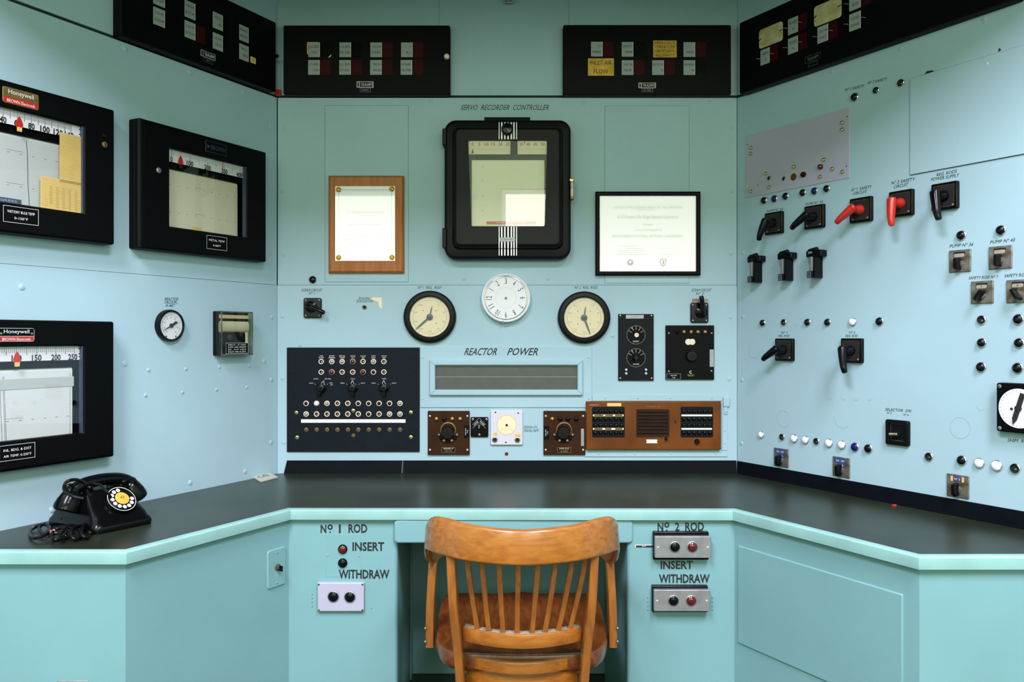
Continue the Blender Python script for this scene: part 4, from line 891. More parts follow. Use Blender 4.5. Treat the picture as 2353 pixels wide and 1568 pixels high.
# intercom
t = Th('intercom', 'copper brown intercom with speaker slats and two fields of black push buttons', 'intercom', WC, 1502, 978.5)
zf = .020; x0, x1, y0, y1 = t.r(1347, 923, 1657, 1034.5, zf); mb = MB(); mb.plate(x0, x1, y0, y1, 0, zf, 'copper_enamel', .003, .003, 3)
mb.rect(x0 + .012, x0 + .045, y1 - .014, y1 - .012, zf + .0004, 'steel'); mb.marks(t.l(1501, 934, zf)[0], t.l(1501, 935, zf)[1], .05, .006, zf + .0004, 'brass_dial'); t.part('face', mb)
for fx0, fx1, tape in ((1360.5, 1435.5, True), (1564, 1638.6, False)):
    q = t.r(fx0, 935, fx1, 1005.5, zf); mb = MB(); mb.plate(*q, zf - .001, zf + .0015, 'panel_dark', .006, .001); field = t.part('button_field', mb, label='black field of push buttons')
    for ry in (946, 963.5, 978, 995):
        for k in range(6):
            x, y = t.l(fx0 + 7.2 + 12.0 * k, ry, zf + .004)
            def mk():
                mb = MB(); mb.lathe(0, 0, [(.0068, 0), (.0068, .004), (.005, .0075), (.0002, .0085)], 'bakelite', 14); return mb.mesh('push_button')
            o = t.part('push_button', cached('ib', mk), field); o.location = (x, y, zf + .0015)
    for ry, cuts in ((955, ((5, 26), (30, 48), (53, 70))), (986, ((5, 24), (30, 44), (53, 70)))):
        q = t.r(fx0 + 2, ry - 2, fx1 - 2.5, ry + 2, zf + .002); mb = MB(); mb.plate(*q, zf, zf + .0025, 'white', .0004); 
        if tape:
            for a, b in cuts: q2 = t.r(fx0 + a, ry - 3, fx0 + b, ry + 3.4, zf + .003); mb.rect(*q2, zf + .003, 'brass_dial')
        t.part('name_strip', mb, field, label='white name strip' + (' with amber tape' if tape else ''))
q = t.r(1462, 941, 1538, 1002, zf); mb = MB(); mb.plate(q[0] + .003, q[1] - .003, q[2], q[3], zf - .001, zf + .0006, 'hole', .001); 
t.part('speaker_opening', mb)
for k in range(8):
    py = 943.2 + 8.05 * k; a = t.l(1462.5, py, zf); b = t.l(1537.5, py, zf); mb = MB(); y = a[1]
    mb.rings([[(x, y + .0025, zf), (x, y - .0015, zf + .008), (x, y - .0035, zf + .0085), (x, y - .0035, zf)] for x in (a[0], b[0])], 'brown_enamel'); t.part('louver', mb)
x, y = t.l(1551.5, 970, zf); mb = MB(); mb.rect(x - .003, x + .003, y - .006, y + .006, zf + .0004, 'hole'); t.part('keyhole', mb)
for px, py, r in ((1531, 1009, .0055), (1602, 1015, .009)): x, y = t.l(px, py, zf + .006); mb = MB(); mb.lathe(x, y, [(r, zf), (r, zf + .009), (r * .8, zf + .013), (.0002, zf + .0135)], 'bakelite', 18); t.part('knob', mb)
q = t.r(1395, 926.6, 1427.5, 934, zf); mb = MB(); mb.plate(*q, zf, zf + .0007, 'yellow_paper', .0003); t.part('tape_label', mb, label='yellow tape label')
q = t.r(1485.5, 1010.5, 1510, 1019, zf); mb = MB(); mb.plate(*q, zf, zf + .001, 'white', .0005)
for a in (q[0] + .003, q[1] - .003): mb.disc(a, (q[2] + q[3]) / 2, zf + .0012, .0012, 'ink', 8)
t.part('white_label', mb, label='small white label')
t2 = Th('mounting_strips', 'painted metal strips with rivets framing the copper intercom', 'mounting frame', WC, 1502, 978.5)
for nm, px in (('top_strip', (1361, 908, 1660, 922)), ('right_strip', (1659, 922, 1672, 1035.4)), ('bottom_strip', (1344, 1036, 1672, 1050))):
    q = t2.r(*px, .003); mb = MB(); mb.plate(*q, 0, .003, 'wall_paint', .0008, .0008, 2); mb.rect(q[0] + .001, q[1] - .001, q[2] - .0012, q[2], .0008, 'ink')
    L = [(px[0] + (px[2] - px[0]) * f, (px[1] + px[3]) / 2) for f in (.1, .35, .6, .92)] if 'right' not in nm else [((px[0] + px[2]) / 2, px[1] + (px[3] - px[1]) * f) for f in (.6, .85)]
    for a, b in L: x, y = t2.l(a, b, .003); mb.lathe(x, y, [(.0042, .003), (.003, .0048), (.0002, .005)], 'wall_paint', 12)
    t2.part(nm, mb)
mb = MB(); q = t2.r(1662.5, 914, 1677, 935, .01); mb.plate(*q, 0, .010, 'wall_paint', .003, .002); q = t2.r(1664, 935, 1672, 953, .008); mb.plate(*q, 0, .007, 'wall_paint', .002, .002); x, y = t2.l(1669, 947, .007); screw(mb, x, y, .007, .0035, 'wall_paint'); t2.part('hasp', mb)
# ------------------------------------------------------------------ left wall
DEP = .045
_a = WL.at(320, 424, DEP); _b = WL.at(613, 476, DEP); RW = _b[0] - _a[0]; RH = WL.at(613, 350, DEP)[1] - WL.at(613, 603, DEP)[1]
_o0, _o1 = (WL.at(391, 430, DEP)[0] - _a[0]) / RW, (WL.at(566, 470, DEP)[0] - _a[0]) / RW
def recorder(right_px, label, nums, mark, pointer, chart, plate, badge, lock, extra):
    """Black strip-chart recorder: door frame, scale with numbers along its top, chart below, glass."""
    sr_, zt, _ = WL.at(right_px[0], right_px[1], DEP); zb = WL.at(right_px[0], right_px[2], DEP)[1]
    t = Th('chart_recorder', label, 'chart recorder', WL, 400, 400, 'black strip chart recorders on the left wall')
    t.s, t.z = sr_ - RW / 2, (zt + zb) / 2; t.e.matrix_world = WL.mat(t.s, t.z)
    a, b = RW / 2, RH / 2; i0, i1 = -a + RW * _o0, -a + RW * _o1; j0, j1 = -b + RH * .20, b - RH * .178; W_, H_ = i1 - i0, j1 - j0
    mb = MB(); mb.frame((-a, a, -b, b), (i0, i1, j0, j1), 0, DEP, .008, 'black_paint', .006, .002, .008, .004)
    mb.tube([(-a + .010, -b + .004, DEP - .012), (-a + .010, b - .004, DEP - .012)], .0145, 'black_paint', 16); t.part('door_frame', mb)
    mb = MB(); mb.rect(i0 - .02, i1 + .02, j0 - .02, j1 + .02, .009, 'black_paint'); t.part('inner_back', mb)
    zs = .032; s0 = j1 - H_ * .158; mb = MB(); mb.rect(i0 - .008, i1 + .001, s0, j1 + .008, zs, 'white'); lo, hi, step, x_lo, x_hi = nums
    n = int(round((hi - lo) / step)); 
    for k in range(n + 1):
        v_ = lo + step * k; x = i0 + W_ * (x_lo + (x_hi - x_lo) * k / n)
        if x > i0 + .004: mb.text(str(v_), x if k < n else x - .005, s0 + H_ * .033, .0088 * len(str(v_)), .0165, zs + .0004, 'ink_black', wt=.03)
        for j in range(10):
            if k == n and j: break
            xx = x + j * W_ * (x_hi - x_lo) / n / 10
            if n <= 5 or j % 1 == 0: mb.seg(xx, j1 - .001, xx, j1 - (.026 if j == 0 else .022 if j == 5 else .016), .0013 if j % 5 == 0 else .0009, zs + .0004, 'ink_black')
    for y in (j1 - .008, j1 - .022, s0 + .008): mb.rect(i1 - .0065, i1 - .002, y - .0015, y + .0015, zs + .0004, 'ink_black')
    t.part('scale', mb, label='white scale with black numbers')
    x = i0 + W_ * mark; mb = MB(); y = s0 + H_ * .035; mb.prism([(x - .009, y - .012), (x + .009, y - .012), (x + .009, y - .001), (x + .004, y + .012), (x, y + .017), (x - .004, y + .012), (x - .009, y - .001)], zs + .001, zs + .003, 'red'); mb.plate(x - .006, x + .006, y - .022, y - .011, zs + .001, zs + .004, 'yellow_paper' if pointer else 'hole', .001); t.part('pointer', mb, label='red pointer')
    if 'redmark' in extra: x = i0 + W_ * .705; mb = MB(); mb.seg(x, j1, x, j1 - .025, .003, zs + .0008, 'red'); t.part('limit_mark', mb, label='thin red limit mark')
    c1 = s0 - H_ * .075; mb = MB(); mb.plate(i0 - .01, i1 + .01, c1 - .002, s0 - .001, .012, .024, 'black_gloss', .001, .002); t.part('carriage_bar', mb)
    mb = MB(); r = i1 - W_ * .045; z = .022; A = []
    for k in range(7): q = math.radians(15 * k); A.append((c1 - .012 + .012 * math.sin(q), z - .012 + .012 * math.cos(q)))
    A = [(j0 - .01, z)] + A + [(c1 - .02, .011)]; rr = [[(i0 - .01, y, zz) for y, zz in A], [(r - .004 if True else r, y, zz) for y, zz in A]]
    mb.rings(rr, chart, False, False, False)
    zz = z + .0005
    for k in range(34): y = j0 + .002 + (c1 - .022 - j0) * k / 33; mb.disc(r - .011, y, zz, .0011, 'ink', 8)
    for fy in (.26, .72):
        y = j0 + (c1 - j0) * fy + .001
        for k in range(9): xx = i0 + W_ * (.06 + .105 * k); mb.rect(xx - .0035, xx + .0035, y - .0008, y + .0008, zz, 'ink_soft')
        mb.rect(i0 + W_ * .36, i0 + W_ * .5, y + .006, y + .0068, zz, 'ink_soft')
    if 'trace' in extra: mb.tube([(i0 + W_ * .51, c1 - .002, .013), (i0 + W_ * .525, c1 - .014, z), (i0 + W_ * .535, c1 - .04, z), (i0 + W_ * .54, j0 + H_ * .25, z), (i0 + W_ * .555, j0 - .01, z)], .0008, 'ink', 6)
    if 'lines' in extra:
        for f in (.31, .335, .345): mb.seg(i0 + W_ * f, c1 - .02, i0 + W_ * (f + .02), j0, .0008, zz, 'tape_navy')
    t.part('chart_paper', mb, label='gridded chart paper')
    if 'band' in extra: mb = MB(); mb.rect(i0 - .01, r, c1 - .055, c1 - .028, zz + .0006, 'bar_grey'); t.part('tear_bar', mb, label='grey tear bar across the chart')
    for nm, (fx0, fx1, fy0, fy1, m, n_) in [e_ for e_ in extra.items() if isinstance(e_, tuple) and isinstance(e_[1], tuple)]:
        X0, X1, Y0, Y1 = i0 + W_ * fx0, i0 + W_ * fx1, j0 + H_ * fy0, j0 + H_ * fy1; mb = MB(); mb.rect(X0, X1, Y0, Y1, zs + (.004 if n_ else .003), m)
        for k in range(n_):
            y = Y1 - (Y1 - Y0) * (k + 1) / (n_ + 1.5); mb.rect(X0 + .004, X1 - .004, y - .00025, y + .00025, zs + .0044, 'note_line')
        if 'tape' in nm: mb.text('32 DEGREES', X0 + (X1 - X0) * .62, (Y0 + Y1) / 2, (X1 - X0) * .6, (Y1 - Y0) * .42, zs + .0034, 'grey_panel')
        if n_ == 14:
            for k in range(6): xx = X0 + (X1 - X0) * (.22 + .14 * k); mb.rect(xx - .003, xx + .003, Y0 + .006 + .01 * (k == 0), Y1 - .022, zs + .0046, 'note_line')
        t.part(nm, mb, label='blue tape with white letters' if 'tape' in nm else 'yellow paper note')
    mb = MB(); mb.rect(i0 - .002, i1 + .002, j0 - .002, j1 + .002, .040, 'glass'); t.part('glass_pane', mb)
    mb = MB(); mb.plate(i1 - .0035, i1 - .001, j0, j1, .030, DEP - .002, 'tape_navy', .0005); t.part('pane_edge', mb, label='steel-blue edge of the glass')
    # badges
    bx, by, bw, bh, kind = badge; bx, by = -a + RW * bx, b - RH * by; mb = MB(); z = DEP
    if kind == 'brown':
        mb.outline(bx - bw / 2, bx + bw / 2, by - bh / 2, by + bh / 2, .0012, z + .0006, 'tape_navy'); mb.text('BROWN', bx + bw * .1, by, bw * .68, bh * .42, z + .0006, 'tape_navy'); mb.poly([(bx - bw * .42, by - bh * .2), (bx - bw * .28, by), (bx - bw * .42, by + bh * .2)], z + .0006, 'tape_navy'); mb.rect(bx - bw / 2, bx - bw / 2 + .0014, by - bh / 2, by + bh / 2, z + .0008, 'steel')
    else:
        m2 = 'brass' if kind == 'gold' else 'chrome'; mb.plate(bx - bw / 2, bx + bw / 2, by - bh / 2, by + bh / 2, z - .001, z + .0012, m2, .006, .0005); mb.rect(bx - bw / 2 + .002, bx + bw / 2 - .002, by - bh * .08, by + bh / 2 - .002, z + .0014, 'brass_dial' if kind == 'gold' else 'black_paint'); mb.rect(bx - bw / 2 + .002, bx + bw / 2 - .002, by - bh / 2 + .002, by - bh * .13, z + .0014, 'red_grip')
        mb.text('Honeywell', bx, by + bh * .2, bw * .7, bh * .36, z + .0018, 'paint_white'); mb.text('BROWN Electronik', bx, by - bh * .31, bw * .78, bh * .2, z + .0018, 'paint_white')
        for sg in (-1, 1): mb.disc(bx + sg * bw * .42, by + bh * .1, z + .0018, .003, 'brass', 10)
    t.part('badge', mb, label={'brown': 'dark embossed badge', 'gold': 'gold and red badge', 'silver': 'black and red badge'}[kind])
    px_, py_, pw, ph, l1, l2 = plate; X, Y = -a + RW * px_, -b + RH * py_; mb = MB(); mb.plate(X - pw / 2, X + pw / 2, Y - ph / 2, Y + ph / 2, z - .001, z + .001, 'black_gloss', .001); mb.outline(X - pw / 2, X + pw / 2, Y - ph / 2, Y + ph / 2, .0009, z + .0014, 'paint_white')
    mb.text(l1, X, Y + ph * .17, pw * .78, ph * .16, z + .0014, 'paint_white'); mb.text(l2, X, Y - ph * .2, pw * (.38 if len(l2) < 12 else .78), ph * .16, z + .0014, 'paint_white'); t.part('nameplate', mb)
    for lx, ly, m in lock: X, Y = -a + RW * lx, b - RH * ly; mb = MB(); mb.lathe(X, Y, [(.0085, DEP - .001), (.0085, DEP + .002), (.006, DEP + .004), (.0002, DEP + .0042)], m, 18); mb.rect(X - .001, X + .001, Y - .004, Y + .004, DEP + .0046, 'hole'); t.part('lock', mb, label='small keyhole lock')
    return t
recorder((613, 350, 603), 'black strip chart recorder scaled to 400, nearest the corner', (0, 400, 100, .05, .955), .155, 0, 'chart_cream', (.565, .115, .085, .044, 'METAL TEMP', '0-400°F'), (.56, .085, .088, .036, 'brown'), [(.13, .375, 'steel')], {'redmark': 1, 'note': (.30, .41, .0, .045, 'yellow_paper', 1)})
recorder((264.5, 253, 563), 'black strip chart recorder with yellow notes inside its glass, upper left', (0, 140, 20, .08, .903), .445, 1, 'chart_grey', (.475, .125, .092, .042, 'WET/DRY BULB TEMP', '0-150°F'), (.475, .095, .094, .042, 'gold'), [(.935, .21, 'black_paint'), (.935, .275, 'brass_dial')], {'trace': 1, 'tall_note': (.79, 1.03, .32, .88, 'yellow_paper', 24), 'wide_note': (.62, 1.03, 0, .35, 'yellow_paper', 14), 'tape_label': (.0, .46, .0, .055, 'tape_navy', 0)})
recorder((263.5, 739, 1050), 'black strip chart recorder with white chart, lower left above the telephone', (0, 250, 50, .09, .94), .43, 1, 'chart_white', (.46, .125, .092, .040, 'INL. BDG. & EXIT', 'AIR TEMP. 0-250°F'), (.455, .10, .094, .036, 'silver'), [], {'lines': 1, 'band': 1})

annunciator(WL, (278, 18, 634.5, 133), 'black alarm panel high on the left wall with a small yellow tag', [
    (365, -7, 'LO M/ACCUM', 0), (365, 39.5, 'LO M/ACCUM', 0), (436, 23, 'HIGH/ACCUM', 0), (436, 69.5, 'LO M/ACCUM', 1), (500, 49, 'ACCU/  BU', 0), (500, 96.5, 'LO M/ ACCU', 0), (560, 77.5, 'HI RAD/BLDG', 0), (560, 121, 'TROU/  BLE', 0)], (478, 127, .062, .022),
    cards=[(576, 129, 588, 148, 'yellow_paper', ['OUT'])], knobs=[(631, 130, 5, 'bakelite', 'black_knob')], edges=(278, 634.5, 52, 212.5))
t = Th('red_tag', 'tiny red block in the corner below the alarm panels', 'tag', WC, 639.5, 213.5, off=.012)
mb = MB(); mb.plate(-.009, .009, -.011, .011, 0, .02, 'red', .002, .002); t.part('block', mb)

# reactor vacuum gauge
t = Th('vacuum_gauge', 'small round white gauge with a black rim on the left wall', 'gauge', WL, 391.5, 748.5, off=.01); R = 37 * t.k
mb = MB(); mb.lathe(0, 0, [(R, 0), (R, .012), (R * .95, .018), (R * .87, .019), (R * .84, .012)], 'bakelite', 40); t.part('bezel', mb)
mb = MB(); mb.disc(0, 0, .013, R * .86, 'white', 40); mb.circle(0, 0, .0133, R * .66, .0006, 'ink_soft', -50, 230, 40)
for k in range(9): a = math.radians(230 - 35 * k); mb.seg(R * .62 * math.cos(a), R * .62 * math.sin(a), R * .72 * math.cos(a), R * .72 * math.sin(a), .001, .0133, 'ink'); mb.text(str(5 * k), R * .5 * math.cos(a), R * .5 * math.sin(a), .005, .0045, .0133, 'ink')
for a in (-62, 242): a = math.radians(a); mb.disc(R * .76 * math.cos(a), R * .76 * math.sin(a), .0136, .0028, 'hole', 10)
t.part('dial', mb, label='white dial'); mb = MB(); mb.tube([(R * .36, R * .22, .0155), (0, 0, .0155)], [.0042, .0026], 'ink_black', 8); mb.tube([(0, 0, .0155), (-R * .62, -R * .32, .0155)], [.0022, .0005], 'ink_black', 8); mb.lathe(0, 0, [(.0068, .0135), (.0068, .017), (.0002, .0175)], 'ink_black', 14); t.part('pointer', mb, label='black pointer')
mb = MB(); mb.disc(0, 0, .0175, R * .87, 'glass', 40); t.part('glass_pane', mb)

# small strip recorder with a clear cover
t = Th('flow_recorder', 'small clear-covered strip recorder near the corner of the left wall', 'chart recorder', WL, 541, 766)
D = .075; p0 = WL.at(508, 766, .0375); p1 = WL.at(581, 766, .0375); w = p1[0] - p0[0]; cx = (p0[0] + p1[0]) / 2 - t.s; ht = WL.at(540, 716, .0375)[1] - WL.at(540, 817, .0375)[1]; cy = WL.at(540, 766.5, .0375)[1] - t.z
x0, x1, y0, y1 = cx - w / 2, cx + w / 2, cy - ht / 2, cy + ht / 2
mb = MB(); mb.plate(x0, x1, y0, y1, 0, .030, 'bakelite', .004, .002); t.part('base', mb)
mb = MB(); mb.frame((x0, x1, y0, y1), (x0 + .006, x1 - .006, y0 + .006, y1 - .006), .030, D, .031, 'perspex', .006, .004, .006, .002); mb.rect(x0 + .006, x1 - .006, y0 + .006, y1 - .006, D - .002, 'perspex'); t.part('clear_cover', mb, label='clear plastic cover')
mb = MB(); mb.outline(x0, x1, y0, y1, .004, D + .0005, 'worn_steel'); t.part('cover_rim', mb)
mb = MB(); mb.plate(x0 + .010, x1 - .010, y1 - .024, y1 - .012, .032, .055, 'cream', .001); t.part('scale', mb, label='cream scale')
mb = MB(); mb.tube([(x0 + .010, y1 - .052, .042), (x1 - .010, y1 - .052, .042)], .019, 'chart_cream', 20); t.part('chart_roll', mb, label='white chart roll')
mb = MB(); mb.plate(x0 + .012, x1 - .016, y0 + .030, y0 + .075, .031, .045, 'panel_dark', .002, .002); mb.lathe(x0 + .05, y0 + .062, [(.010, .045), (.010, .052), (.0002, .053)], 'copper_enamel', 16); t.part('drive', mb, label='dark drive mechanism'); 
mb = MB(); mb.tube([(x1 - .013, y0 + .03, .04), (x1 - .013, y0 + .085, .04)], .009, 'chart_cream', 14); t.part('spare_roll', mb, label='white spare roll')
mb = MB(); a, b = x0 + .020, x1 - .022; mb.plate(a, b, y0 + .006, y0 + .042, D - .001, D + .001, 'black_gloss', .001); mb.outline(a, b, y0 + .006, y0 + .042, .0008, D + .0014, 'paint_white')
for k, s_ in enumerate(('RED-0 - 6" H2O', 'DIFF AIR PRESS', 'BK.  0-9" H2O', 'INLET AIR FLOW')): mb.text(s_, (a + b) / 2, y0 + .0355 - .0078 * k, (b - a) * .8, .0046, D + .0014, 'paint_white')
t.part('nameplate', mb, label='black plate with four lines of white lettering')
for o in t.e.children: o.data.transform(Matrix.Diagonal((1, 1, .5, 1)))      # the case is shallow: 4 cm deep
# ------------------------------------------------------------------ right wall
def long_annunciator():
    dep = .035; a = WR.at(1699, 53, dep); b = WR.at(1699, 217, dep); s1 = WR.at(2336, 10, dep)[0]
    cxp = 1868
    t = Th('alarm_annunciator', 'long black alarm panel high on the right wall with two yellowed cards', 'alarm panel', WR, 1850, 100, 'alarm panels along the top')
    x0, x1, y0, y1 = a[0] - t.s, s1 - t.s, b[1] - t.z, a[1] - t.z; ymid = (y0 + y1) / 2
    mb = MB(); mb.plate(x0, x1, y0, y1, 0, dep, 'black_paint', .006, .003); t.part('case', mb); ww, hh = .041, .0535
    for px, py, s, red in ((1758, 130, 'SAFETY/   N', 1), (1822, 59, 'POWER/   N', 1), (1822, 104, 'PERIOD/   N', 1), (1890.5, 78, 'HI HI/ VOLT', 1), (1964.5, 2, 'SHIM/  ROD', 1), (1964.5, 49, 'LOSS/COOLANT', 0)):
        x, y = t.l(px, py, dep); mb = MB(); z = dep + .0006
        mb.plate(x - ww / 2, x + ww / 2, y - hh / 2, y + hh / 2, dep - .001, z, 'dim_paper', .0015, .0003, 3); mb.plate(x + ww / 2 + .0005, x + ww * 1.4, y - hh / 2, y + hh / 2, dep - .001, z, 'red_glass' if red else 'black_paint', .0015, .0003, 3)
        mb.rect(x + ww / 2 - .0008, x + ww / 2 + .0008, y - hh / 2, y + hh / 2, z + .0004, 'paper')
        for i, l in enumerate(s.split('/')): mb.text(l.strip(), x + .002, y + .010 - i * .021, min(.032, .007 * len(l.strip())), .0085, z + .0003, 'ink_black')
        t.part('alarm_window', mb)
        for sx in (-1, 1):
            mb = MB(); X = x + (ww * .75 if sx > 0 else -ww * .75); mb.tube([(X - .007, y + .003, dep), (X - .005, y + .002, dep + .006), (X + .005, y - .001, dep + .007), (X + .007, y - .002, dep)], .0011, 'steel', 6); t.part('wire_clip', mb)
    for px, py in ((1770.5, 81), (1901, 27)):
        x, y = t.l(px, py, dep + .004); mb = MB(); W_, H_ = .104, .066; mb.plate(x - W_ / 2, x + W_ / 2, y - H_ / 2, y + H_ / 2, dep + .0015, dep + .004, 'old_card', .010, .0006, 4)
        for sg in (-1, 1): mb.tube([(x + sg * W_ * .5, y + .004 * sg, dep + .003), (x + sg * W_ * .4, y + .001, dep + .006)], .0016, 'hole', 6)
        t.part('paper_card', mb, label='yellowed blank card')
    x, y = t.l(1868, 133, dep); mb = MB(); mb.plate(x - .03, x + .03, y - .011, y + .011, dep - .001, dep + .001, 'black_gloss', .002, .0004); mb.outline(x - .031, x + .031, y - .011, y + .011, .0012, dep + .0013, 'worn_steel'); mb.text('TELALARM', x, y, .044, .010, dep + .0014, 'steel'); mb.outline(x - .018, x + .018, y - .025, y - .014, .0007, dep + .0006, 'steel'); t.part('nameplate', mb, label='dull nameplate')
long_annunciator()
lamp(WR, 1962, 223, 10.5, 'dark', 'protruding black indicator light under the number 1 safety caption', 'black domed indicator lights')
lamp(WR, 2014, 208, 8.5, 'empty', 'empty lamp socket under the number 2 safety caption', 'empty lamp sockets')
lamp(WR, 2071, 191, 9.5, 'empty', 'empty lamp socket close to the left edge of the big blank plate', 'empty lamp sockets')

# big blank plate running out of the picture
t = Th('cover_plate', 'large blank painted plate at the upper right edge of the picture', 'cover plate', WR, 2200, 280, 'blank painted cover plates')
a = WR.at(2091, 180.5, .004); b = WR.at(2091, 402, .004); x0, y0, y1 = a[0] - t.s, b[1] - t.z, a[1] - t.z; x1 = x0 + .58
mb = MB(); mb.plate(x0, x1, y0, y1, 0, .004, 'wall_paint', .001, .001, 2); t.part('plate', mb); mb = MB(); mb.outline(x0 - .0012, x1 + .0012, y0 - .0015, y1 + .001, .0014, .0012, 'ink'); t.part('seam_line', mb)
chip = MB()
for pts, m in ((((2121, 172), (2128, 163), (2141, 161), (2146, 165), (2136, 171)), 'ink_black'), (((2127, 171), (2136, 166), (2152, 162), (2140, 170)), 'paper'), (((2291, 119), (2294, 109), (2299, 114)), 'ink_black'), (((2183, 153), (2190, 149), (2193, 152)), 'paper'), (((2267, 147), (2270, 142), (2272, 145), (2270, 149)), 'paper')):
    chip.poly([WR.at(*p, .0045)[:2] for p in pts], .0045 if m == 'paper' and pts[0][0] in (2267,) else .0007, m)
struct('paint_chip', chip, parent=wall_right)

# grey panel with brass screws
t = Th('grey_lamp_panel', 'grey panel with brass screws and a few lamps, upper left of the right wall', 'control panel', WR, 1832, 351)
a = WR.at(1712.5, 313, .003); b = WR.at(1951.5, 408, .003); x0, x1 = a[0] - t.s, b[0] - t.s; y1 = (a[1] + WR.at(1951, 247, .003)[1]) / 2 - t.z; y0 = (b[1] + WR.at(1714, 455.5, .003)[1]) / 2 - t.z
mb = MB(); mb.plate(x0, x1, y0, y1, 0, .003, 'grey_panel', .001, .0008, 2)
def G(cx, cy): return 1690 + cx / 6.53, 240 + cy / 6.53
for cx, cy in ((180, 605), (1676, 183), (1666, 925)): x, y = t.l(*G(cx, cy), .003); mb.disc(x, y, .0034, .0022, 'hole', 10)
x, y = t.l(*G(178, 1235), .003); mb.disc(x, y, .0034, .003, 'paint_white', 10); x, y = t.l(*G(338, 1208), .003); mb.disc(x, y, .0034, .0048, 'dust', 12)
t.part('plate', mb)
for cx, cy in ((225, 650), (222, 738), (1598, 272), (1596, 376), (1322, 828), (875, 935), (452, 1035), (1449, 965), (1268, 1085), (1602, 1010), (495, 1243), (224, 1305)):
    x, y = t.l(*G(cx, cy), .006); mb = MB(); mb.lathe(x, y, [(.0065, .003), (.0065, .005), (.005, .0085), (.0002, .0105)], 'brass', 14); t.part('brass_screw', mb)
for cx, cy in ((505, 1110), (728, 1118)): x, y = t.l(*G(cx, cy), .003); mb = MB(); mb.lathe(x, y, [(.0085, .003), (.0085, .0055), (.0065, .006), (.006, .0036), (.0002, .0034)], 'chrome', 16); mb.disc(x, y, .0038, .006, 'hole', 14); t.part('empty_socket', mb, label='empty chrome socket')
for cx, cy, m in ((1012, 1052, 'red_glass'), (1267, 937, 'red_lens')): x, y = t.l(*G(cx, cy), .008); mb = MB(); mb.lathe(x, y, [(.009, .003), (.009, .006), (.0085, .011), (.005, .015), (.0002, .016)], m, 16); t.part('red_lamp', mb, label='red lamp')
x, y = t.l(*G(872, 1090), .003); mb = MB(); mb.disc(x, y, .0036, .0125, 'copper_enamel', 24); t.part('orange_disc', mb, label='flat orange-brown disc')

for (px, py), kd, w in zip(((1754, 461), (1778, 457), (1803.5, 451), (1843, 443), (1870, 439), (1898, 433.5)), ('dark', 'blue', 'dark', 'dark', 'blue', 'dark'), ('first', 'second', 'third', 'fourth', 'fifth', 'sixth')):
    lamp(WR, px, py, 9.2, kd, '%s indicator light, %s from the left directly below the grey panel' % ({'dark': 'black', 'blue': 'dark blue'}[kd], w), 'indicator lights below the grey panel')

def pistol(c, tip, color, label, bow=.012, hubz=.052):
    """Square black switch plate with a pistol-grip handle standing out of it."""
    t = Th('pistol_grip_switch', label, 'switch', WR, *c, 'pistol grip switches', off=.010); h = .0385
    def plate():
        mb = MB(); mb.plate(-h, h, -h, h, 0, .012, 'bakelite', .004, .003); mb.outline(-h + .008, h - .008, -h + .008, h - .008, .001, .0124, 'brass_dial')
        mb.rect(-h + .010, h - .010, -h + .010, h - .010, .0123, 'hole')
        for a in (-1, 1): mb.lathe(a * .026, -.027, [(.003, .012), (.0025, .0135), (.0002, .014)], 'steel', 10)
        return mb.mesh('switch_plate')
    t.part('switch_plate', cached('pp', plate), label='black square plate')
    x, y = t.l(*tip, hubz + .008); mb = MB(); d = Vector((x, y)); L = d.length; d.normalize(); p = Vector((-d.y, d.x))
    mb.lathe(0, 0, [(.016, .012), (.015, .020), (.011, .026), (.011, hubz - .006), (.0002, hubz - .004)], color, 20)
    pts = spline([(-d.x * .012, -d.y * .012, hubz - .004), (0, 0, hubz), (d.x * L * .4, d.y * L * .4, hubz + .006), (d.x * L * .75, d.y * L * .75, hubz + .010), (x, y, hubz + .008)], 5)
    n = len(pts); mb.tube(pts, [.008 if k == 0 else .0122 if k < 3 else .0150 - .0078 * (k / n) ** 1.3 for k in range(n - 1)] + [.0045], color, 14)
    t.part('grip', mb, label='red pistol grip' if color == 'red_grip' else 'black pistol grip'); return t
pistol((1777, 513), (1744, 553), 'bakelite', 'black pistol grip switch under the PUMP No. 63 caption')
pistol((1870, 498.5), (1819, 526), 'bakelite', 'black pistol grip switch under the PUMP No. 54 caption')
pistol((1977, 482.5), (1922, 513), 'red_grip', 'red pistol grip switch under the No. 1 SAFETY CIRCUIT caption, handle slanting')
pistol((2069.5, 467.5), (2050, 520), 'red_grip', 'red pistol grip switch under the No. 2 SAFETY CIRCUIT caption, handle straight down')
pistol((2169.5, 451), (2158, 506), 'bakelite', 'black pistol grip switch under the REG. RODS POWER SUPPLY caption')
pistol((1801, 804), (1753, 827), 'bakelite', 'black pistol grip switch under the No. 1 REG. ROD caption, handle slanting left')
pistol((1956, 806), (1942, 858), 'bakelite', 'black pistol grip switch under the No. 2 REG. ROD caption, handle straight down')

